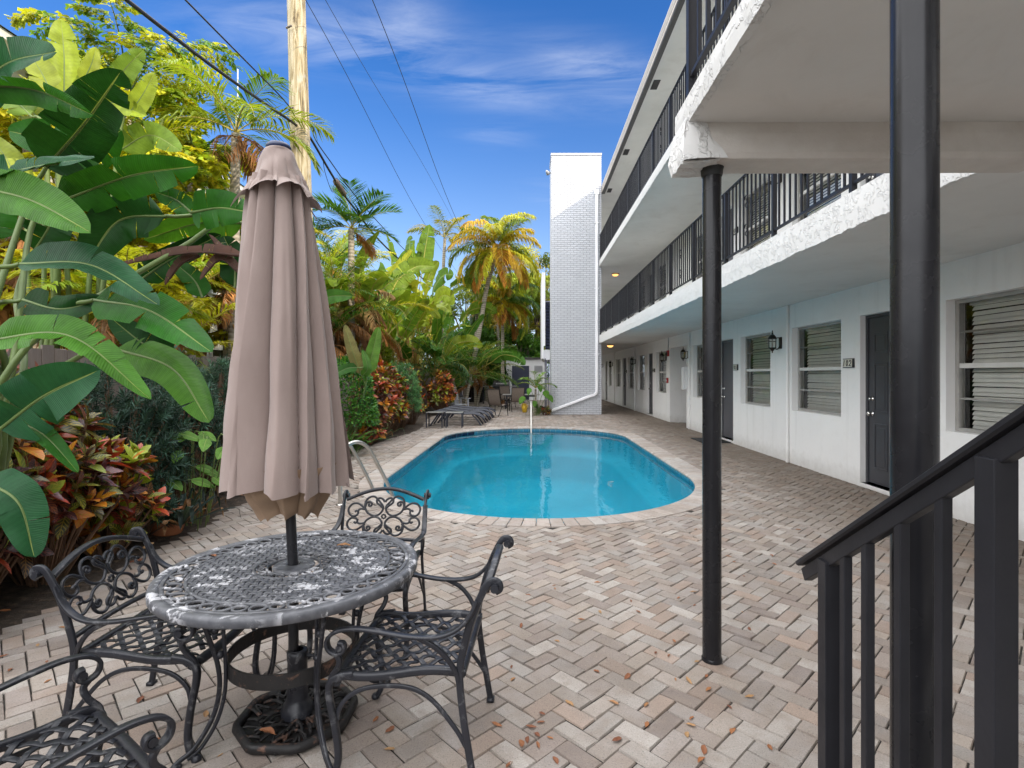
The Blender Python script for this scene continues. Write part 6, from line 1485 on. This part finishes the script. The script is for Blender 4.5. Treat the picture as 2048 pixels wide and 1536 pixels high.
# young bird of paradise inside the hedge by the pole
t = thing('bird_of_paradise', 'young plant with upright paddle leaves poking out of the hedge right of the umbrella', 'plant', (-3.65, 10.3, 0)); bl, bs = MB(), MB(); o = np.array((-3.65, 10.3, 0))
for k, (b_, m_, t_, hw, c_) in enumerate([((722, 748, 10.1), (706, 705, 10), (690, 650, 10), 13, (.16, .14, .05)), ((735, 748, 10.2), (745, 705, 10.2), (757, 655, 10.2), 15, (.09, .18, .03)), ((715, 735, 9.8), (690, 738, 9.6), (652, 760, 9.4), 10, (.05, .13, .03)), ((725, 752, 10), (735, 735, 9.9), (725, 700, 9.9), 9, (.07, .16, .03)), ((640, 600, 9.2), (668, 592, 9.2), (704, 592, 9.2), 15, (.045, .12, .02))]):
    leaf_px(bl, bs, b_, m_, t_, hw, 1, .1, .2, .3, .1, c_, 0, seed=500 + k, base=o, stem=.016)
for a_, nm, mt in ((bl, 'foliage', 'broad_leaf'), (bs, 'stem', 'stem_green')):
    x = a_.build(nm, mt, t, smooth=True); x.location = -o

# --- beyond the fence, left side
palm((-5.72, 10.4, 0), 6.05, 'slender christmas palm with pale ringed trunk left of the umbrella top', 11, 1.75, .62, [(.20, .27, .03), (.10, .19, .025), (.06, .14, .02)], lean=(.12, -.1), r0=.11, r1=.08, droop=(.9, 1.9), el=(-5, 80), dead=3, lw=.020, hang=.55, seed=21, name='christmas_palm')
AR = 'yellow green areca palm clumps behind the fence'
palm((-6.1, 8.4, 0), 3.0, 'yellow green areca palm clump low behind the dead brown leaves', 7, 1.9, .48, YEL, stems=5, spread=1.0, r0=.045, r1=.03, droop=(1.0, 1.9), el=(25, 78), dead=2, lw=.017, seed=23, group=AR, name='areca_palm', trunkmat='palm_trunk')
palm((-7.9, 9.0, 0), 4.6, 'yellow green areca palm clump behind the sunlit paddle leaves at the left edge', 7, 2.0, .48, YEL, stems=5, spread=1.1, r0=.045, r1=.03, droop=(.9, 1.7), el=(25, 80), dead=2, lw=.017, seed=24, group=AR, name='areca_palm')
palm((-7.6, 13.2, 0), 5.0, 'areca palm clump under the christmas palm crown', 8, 2.1, .5, YEL, stems=5, spread=1.2, r0=.045, r1=.03, droop=(.9, 1.8), el=(20, 80), dead=1, lw=.017, seed=25, group=AR, name='areca_palm')
palm((-5.5, 14.4, 0), 3.9, 'areca palm clump with orange stalks just right of the utility pole', 8, 1.9, .48, YEL + GRN, stems=4, spread=.8, r0=.05, r1=.035, droop=(.8, 1.6), el=(25, 82), dead=4, lw=.017, seed=26, group=AR, name='areca_palm')
palm((-5.15, 6.9, 0), 2.4, 'areca palm clump standing directly behind the fence left of the umbrella', 7, 1.2, .4, YEL, stems=3, spread=.5, r0=.04, r1=.03, droop=(1.0, 1.8), el=(20, 75), dead=6, lw=.015, seed=28, group=AR, name='areca_palm')
palm((-4.95, 15.0, 0), 5.5, 'dark spiky palm crown behind the splice case right of the pole', 13, 1.4, .6, GRN, r0=.11, r1=.08, droop=(.6, 1.3), el=(-5, 82), dead=1, lw=.02, hang=.2, seed=27)
palm((-5.7, 15.6, 0), 4.9, 'areca palm clump directly under the dark spiky palm crown', 9, 2.0, .5, YEL + GRN, stems=5, spread=1.0, r0=.05, r1=.035, droop=(.8, 1.7), el=(20, 82), dead=2, lw=.018, seed=51, group=AR, name='areca_palm')
palm((-6.3, 19.0, 0), 5.6, 'golden areca palm clump between the spiky palm and the tallest paddle leaf fan', 9, 2.4, .55, YEL + GRN, stems=5, spread=1.2, r0=.06, r1=.04, droop=(.8, 1.7), el=(20, 82), dead=2, lw=.02, seed=52, group=AR, name='areca_palm')
# dead brown skirts
for k, (px, py, Y, n_, lab) in enumerate(((70, 570, 8.2, 34, 'tangle of dry brown palm fronds behind the paddle leaves at the far left'), (450, 560, 11.0, 22, 'dry brown palm fronds hanging on the trunks left of the umbrella'), (672, 600, 15.0, 28, 'dry brown palm fronds hanging right of the umbrella cloth'))):
    p = at(px, py, Y); t = thing('dry_palm', lab, 'palm', (p[0], Y, 0)); md, mt = MB(), MB(); g = np.random.default_rng(90 + k); h = p[2] + .55
    mt.tube(spline([(0, 0, 0), (.05, 0, h * .5), (0, 0, h)], 14), np.linspace(.10, .07, 14), 9); mt.tube(spline([(.3, .2, 0), (.36, .2, h * .5), (.3, .2, h * 1.05)], 14), np.linspace(.08, .06, 14), 9)
    for q in range(n_):
        frond(md, md, np.array((g.normal(.1, .2), g.normal(0, .25), h - g.random() * 1.1)), g.uniform(0, 6.283), g.uniform(.9, 1.7), R(g.uniform(-30, 25)), g.uniform(1.0, 1.7), 30, .42, .024, np.array([(.52, .25, .08), (.40, .18, .06), (.56, .35, .14), (.26, .12, .05)][q % 4]) * g.uniform(.6, 1.2), 1.1, g, .1)
    mt.build('trunk', 'palm_trunk', t, smooth=True); md.build('dead_frond', 'dead_foliage', t)
# fishtail palm, bipinnate airy fronds against the sky
def fishtail(loc, ht, z0, z1, nf, L0, L1, label, seed, cols, el0=(52, 82), sz=.17):
    t = thing('fishtail_palm', label, 'palm', loc, 0, 'airy fishtail palms behind the fence'); ml, ms, mt = MB(), MB(), MB(); g = np.random.default_rng(seed); mt.tube(spline([(0, 0, 0), (.05, 0, ht * .5), (-.02, 0, ht)], 20), np.linspace(.13, .08, 20), 10)
    for k in range(nf):
        az = k * 2.4; zb = z0 + (z1 - z0) * k / max(1, nf - 1); el = R(g.uniform(*el0)); L = g.uniform(L0, L1); n = 16; tt = np.linspace(0, 1, n); e = el - g.uniform(1.2, 2.0) * tt ** 1.3
        d = np.stack([np.cos(e) * math.cos(az), np.cos(e) * math.sin(az), np.sin(e)], 1); P = np.vstack([[0, 0, 0], np.cumsum(d[:-1] * L / (n - 1), 0)]) + np.array((0, 0, zb)); ms.tube(P, np.linspace(.022, .006, n), 5, cap=False)
        for j in range(3, n):
            for s in (-1, 1):
                sd_ = unit(np.cross(d[j], (0, 0, 1.))) * s; q0 = P[j]; D2 = unit(sd_ + d[j] * .7 + np.array((0, 0, -.25)) + g.normal(0, .15, 3)); L2 = (.62 * math.sin(j / n * 2.6 + .35) + .1) * L / 2.1; m_ = 13; t2 = np.linspace(.12, 1, m_)[:, None]
                B_ = q0 + D2 * t2 * L2 - np.array((0, 0, 1.)) * (t2 ** 2) * .18 * L2; ms.tube(np.vstack([q0, B_[::4]]), .004, 3, cap=False); c = np.array(cols[g.integers(len(cols))])
                for s3 in (-1, 1):
                    D3 = unit(D2 * .6 + unit(np.cross(D2, (0, 0, 1.))) * s3 * .8 + np.array((0, 0, -.25)) + g.normal(0, .25, (m_, 3))); leaf_cloud(ml, B_, D3, sz * g.uniform(.6, 1.25, m_), sz * .46, c * g.uniform(.6, 1.4, (m_, 1)), rows=((0, .15), (.6, .75), (1, 1.)), g=g)
    ml.build('crown', 'soft_leaf', t); ms.build('leaf_stalk', 'stem_green', t); mt.build('trunk', 'palm_trunk', t, smooth=True); return t
FT = [(.26, .34, .03), (.12, .23, .03), (.42, .44, .03)]
fishtail((-8.2, 11.0, 0), 7.3, 5.3, 7.4, 11, 1.6, 2.7, 'tall airy fishtail palm with drooping feathery crown against the sky at the upper left', 31, FT, (50, 86), .135)
FY = [(.50, .52, .03), (.56, .51, .035), (.30, .42, .03)]
fishtail((-6.9, 9.6, 0), 5.0, 1.6, 5.1, 22, 1.2, 1.8, 'yellow green fishtail palm filling the gap behind the paddle leaves', 32, FY, (20, 78), .15)
fishtail((-7.0, 11.2, 0), 6.2, 2.0, 6.2, 24, 1.3, 1.9, 'yellow green fishtail palm left of the pale ringed trunk', 33, FY, (20, 78), .15)
fishtail((-7.4, 8.0, 0), 5.4, 1.6, 5.5, 20, 1.1, 1.7, 'yellow green fishtail palm at the far left edge behind the paddle leaves', 34, FY, (20, 78), .15)
# --- banana clumps in the middle distance
BC = [(.15, .23, .025), (.25, .31, .03), (.10, .19, .025), (.30, .33, .035)]
banana_clump((-6.0, 16.7, 0), 6.6, 14, 1.9, 'banana-like clump with broad torn leaves right beside the utility pole', BC, 1.2, 11, .33, 6)
banana_clump((-6.1, 21.0, 0), 6.0, 15, 1.9, 'banana-like clump left of the tallest fan of paddle leaves', BC, 1.2, 12, .32, 8)
banana_clump((-5.45, 24.0, 0), 8.0, 24, 2.1, 'tallest upright fan of paddle leaves in the middle of the view', [(.13, .22, .025), (.08, .16, .022), (.22, .29, .03)], .9, 13, .36, 4, .36)
banana_clump((-5.0, 22.6, 0), 5.2, 24, 1.7, 'dense upright paddle leaf clump with yellow stalks above the orange crotons', [(.20, .30, .03), (.13, .24, .025), (.26, .32, .03)], .95, 14, .31, 7, .30)
banana_clump((-4.1, 23.6, 0), 4.2, 11, 1.6, 'low paddle leaf clump leaning right towards the grey garden chair', GRN, 1.4, 15, .28, 2)
# --- far palms
QP = 'orange tinged palms at the far end'
palm((-3.1, 25.5, 0), 7.3, 'leaning palm with an orange drooping crown left of the chimney', 30, 2.7, .8, ORG, lean=(1.55, 0), r0=.13, r1=.09, droop=(1.2, 2.2), el=(-25, 82), dead=7, dcol=(.50, .24, .04), nl=50, lw=.034, hang=.8, seed=41, group=QP)
palm((-2.9, 28.5, 0), 7.6, 'slender palm with one tall upright frond behind the orange crown', 8, 2.2, .6, [(.17, .20, .03), (.10, .15, .03)], lean=(.2, 0), r0=.10, r1=.07, droop=(.8, 1.6), el=(10, 86), lw=.024, hang=.5, seed=42, group=QP)
palm((-4.3, 25.5, 0), 7.9, 'slender palm with a single fan-like frond above the paddle leaves', 7, 2.0, .6, [(.26, .24, .03), (.14, .18, .03)], lean=(.3, 0), r0=.10, r1=.07, droop=(.7, 1.5), el=(20, 86), lw=.024, hang=.6, seed=43, group=QP)
palm((-1.4, 28.2, 0), 5.2, 'shorter orange palm under the leaning one', 24, 2.3, .7, ORG + GRN, r0=.10, r1=.07, droop=(1.2, 2.0), el=(-15, 80), dead=4, dcol=(.50, .24, .04), nl=46, lw=.032, hang=.8, seed=44, group=QP)
palm((-1.9, 32.6, 0), 6.2, 'golden green drooping palm behind the barbecue grills', 22, 2.5, .7, ORG[2:] + GRN, r0=.10, r1=.07, droop=(1.1, 2.1), el=(-20, 82), dead=3, dcol=(.5, .26, .05), nl=46, lw=.034, hang=.8, seed=53, group=QP)
palm((-.1, 35.2, 0), 6.9, 'golden green drooping palm nearest the chimney above the shed', 22, 2.5, .7, ORG[2:], r0=.10, r1=.07, droop=(1.1, 2.1), el=(-20, 82), dead=3, dcol=(.5, .26, .05), nl=46, lw=.036, hang=.8, seed=54, group=QP)
LP = 'low green feather palms in the shade of the far corner'
palm((-2.75, 22.4, 0), 1.5, 'low green feather palm over the grey garden chair', 11, 2.1, .5, GRN, stems=2, spread=.5, r0=.07, r1=.05, droop=(.9, 1.7), el=(20, 80), lw=.02, hang=.45, seed=45, group=LP)
palm((-2.5, 25.2, 0), 2.0, 'arching green feather palm beside the left barbecue grill', 11, 2.3, .5, GRN + [(.14, .20, .03)], stems=2, spread=.6, r0=.07, r1=.05, droop=(.9, 1.8), el=(20, 80), dead=2, lw=.02, hang=.5, seed=46, group=LP)
palm((-3.4, 21.0, 0), 1.9, 'green feather palm behind the farthest croton', 10, 2.0, .5, GRN, stems=2, spread=.5, r0=.07, r1=.05, droop=(.9, 1.8), el=(20, 80), lw=.02, hang=.45, seed=47, group=LP)
palm((-2.3, 30.2, 0), 2.7, 'taller feather palm behind the barbecue grills left of the shed', 11, 1.9, .5, GRN + ORG[2:], stems=2, spread=.5, r0=.07, r1=.05, droop=(1.1, 1.9), el=(15, 80), dead=2, lw=.02, hang=.6, seed=48, group=LP)
# --- trees closing the view
OL = ((.32, .31, .035), (.16, .22, .03), (.42, .34, .04), (.24, .28, .04))
for k, (x, y, h, r_, lab) in enumerate(((.55, 37, 10.2, 2.2, 'olive green tree directly beside the chimney behind the shed'), (-1.6, 37.5, 9.2, 2.5, 'olive green tree behind the orange palms'), (-4.6, 38, 8.2, 2.9, 'dense tree behind the tallest paddle leaf fan'), (2.6, 40, 8.6, 2.2, 'tree peeping out behind the right side of the shed'), (-8.5, 38, 7.0, 3.0, 'dense tree behind the pale lower house'), (-3.2, 32.0, 4.6, 2.0, 'shady lower tree behind the barbecue grills'), (-.6, 34.6, 4.9, 1.7, 'shady tree standing right behind the shed roof'))):
    broad_tree((x, y, 0), h, r_, lab, 11000, .23, OL if k < 5 else GRN, 60 + k, low=.10 if k < 5 else .05)
for k, (x, y, rx, rz, lab) in enumerate(((-7.2, 23.5, 1.4, 4.0, 'tall yellow green shrub behind the middle banana clump'), (-7.0, 28.0, 1.8, 4.4, 'tall green shrub behind the tallest paddle leaf fan'), (-4.2, 28.5, 1.5, 2.8, 'dark green shrub left of the barbecue grills'), (-2.6, 30.6, 1.1, 2.2, 'dark green shrub behind the left barbecue grill'), (-5.9, 20.2, .9, 3.3, 'lime green shrub between the pole and the paddle leaves'))):
    leafy((x, y, 0), rx, rx, rz, lab, 4200, .13, .5, ((.13, .20, .02), (.20, .26, .025)) if k in (0, 4) else tuple(GRN), 30 + k, group='tall shrubs behind the clumps', mat='soft_leaf')
# --- little bed at the foot of the chimney
palm((.22, 19.5, 0), .95, 'young feather palm at the left foot of the chimney', 10, .85, .26, [(.08, .20, .03), (.14, .27, .04)], r0=.05, r1=.035, droop=(.9, 1.6), el=(15, 82), lw=.014, hang=.4, seed=49, name='young_palm')
t = thing('elephant_ear', 'plant with round bright green leaves under the young palm by the chimney', 'plant', (.25, 19.25, 0)); mb, ms = MB(), MB(); g = np.random.default_rng(6)
for (dx, dz, s_) in ((-.40, .62, .17), (-.20, .95, .15), (.25, .85, .20), (.38, .68, .16), (-.05, .5, .14), (.1, 1.05, .16)):
    p = np.array((dx, g.normal(-.1, .1), dz)); ms.tube(spline([(dx * .2, 0, 0), (dx * .6, -.02, dz * .7), tuple(p)], 8), .008, 5)
    blade(mb, [p + (0, 0, .03), p + (dx * .3, -.06, -.04), p + (dx * .5, -.1, -.20)], s_ * .62, np.array((dx * .3, -1, .5)), .1, .1, np.array((.10, .26, .03)) * g.uniform(.7, 1.2), 0, n=12, ns=3, seed=3, prof=lambda v: np.clip(np.sin(np.clip(v * 2.5 + .55, 0, 3.14)), .02, 1))
mb.build('foliage', 'broad_leaf', t, smooth=True); ms.build('stem', 'stem_green', t)
strappy((.32, 19.45, 0), 'dark tuft of strap leaves around the young palm by the chimney', 22, .5, .045, (.06, .11, .04), 12)
croton((.55, 19.55, 0), .24, .2, .35, 'tiny dark croton tuft at the chimney corner under the slanting downspout', 20, .11, WDARK, 99)

# ------------------------------------------------------------------ fallen leaves
LFG = 'dry leaves scattered over the paving'
lm = []
for k in range(5):
    mb = MB(); g = np.random.default_rng(200 + k); c = g.uniform(.15, .5); n = 9; x = np.linspace(-.5, .5, n); P = np.stack([x, .06 * np.sin(x * 4 + k), .10 + .25 * c * x * x], 1); w = np.cos(x * math.pi) ** .7 * .19 + .01
    G = np.stack([P + np.stack([0 * x, s * w, abs(s) * w * c * 1.2 + .02 * np.sin(x * 13 + s)], 1) for s in (-1, -.5, 0, .5, 1)], 1); G[:, :, 2] -= G[:, :, 2].min() - .03; mb.grid(G)
    mb.tube([(.5, P[-1, 1], G[-1, 2, 2]), (.62, P[-1, 1] + .03, .05)], .012, 4); o = mb.build('fallen_leaf', 'dry_leaf', smooth=True); lm.append(o)
z1 = [(280, 520), (525, 625), (1030, 350), (1080, 425), (820, 425), (1325, 625), (1200, 705), (1290, 722), (1480, 765), (1425, 895), (1560, 955), (1700, 1075), (1725, 1240), (1440, 1200), (1415, 1265), (1530, 1370), (1510, 1440), (1980, 1350), (1135, 1060), (915, 1048), (1140, 1195), (935, 1300), (515, 1440), (200, 1470), (390, 1265), (478, 1285), (325, 1300), (280, 1325), (395, 1335), (350, 1210), (415, 1180), (425, 1120), (115, 1195), (215, 800), (225, 885), (795, 830), (1005, 868), (1790, 425), (1800, 180), (1735, 82), (2010, 98), (1990, 40), (1840, 540), (1445, 1150), (690, 475), (610, 1050), (1465, 380), (1695, 45)]
z3 = [(220, 820), (275, 915), (280, 1030), (60, 965), (370, 715), (820, 1140), (915, 1370), (1205, 1225), (1290, 1465), (15, 885), (780, 1270), (1170, 200), (1500, 950), (1900, 1030)]
pos = [(960 + .293 * x, 1100 + .293 * y) for x, y in z1] + [(.3418 * x, 1011 + .3418 * y) for x, y in z3]
for k in range(24):
    pos.append((rnd.uniform(1080, 2040), rnd.uniform(930, 1530))) if k < 16 else pos.append((rnd.uniform(900, 1500), rnd.uniform(1030, 1200)))
pos += [(rnd.uniform(500, 900), rnd.uniform(1390, 1530)) for _ in range(7)]
first = set()
for k, (px, py) in enumerate(pos):
    Y = FPX * EYE / (py - 750); x = (px - 1059) * Y / FPX
    if x > WALL - .1 or inside(np.array([[x, Y]]), pool_outline(.05)[0])[0]: continue
    s = lm[k % 5]; o = s if (k % 5) not in first else s.copy()
    if (k % 5) in first: COL.objects.link(o)
    first.add(k % 5); sc_ = rnd.uniform(.026, .056); o.scale = (sc_, sc_ * rnd.uniform(.8, 1.2), sc_); o.location = (x, Y, .0005); o.rotation_euler = (rnd.uniform(-.15, .15), rnd.uniform(-.12, .12), rnd.uniform(0, 6.28))
    tag(o, 'small curled reddish brown dry leaf lying on the pavers', 'leaf', LFG)
for loc, sc_, lab in (((-.86, 2.50, TZ + .002), .062, 'single red brown dry leaf lying on the round table top'), ((-1.03, 2.12, .045), .07, 'orange brown dry leaf lying on the umbrella base'), ((-1.38, 2.36, TZ + .002), .05, 'pale brown dry leaf on the rim of the round table')):
    o = lm[1].copy(); COL.objects.link(o); o.scale = (sc_,) * 3; o.location = loc; o.rotation_euler = (.1, .1, rnd.uniform(0, 6)); tag(o, lab, 'leaf'); o.pop('group', None)
    if 'group' in o: del o['group']

for k in range(34):
    y = rnd.uniform(2.0, 9.5); s = lm[k % 5]; o = s.copy(); COL.objects.link(o); sc_ = rnd.uniform(.05, .11); o.scale = (sc_, sc_, sc_); x = bed_x(y) - rnd.uniform(-.03, .30); o.location = (x, y, .035 + rnd.random() * .02 if x < bed_x(y) else .0005); o.rotation_euler = (rnd.uniform(-.3, .3), rnd.uniform(-.3, .3), rnd.uniform(0, 6.28))
    tag(o, 'larger brown dead leaf lying on the dark soil at the bed edge', 'leaf', 'dead leaves along the edge of the planting bed')
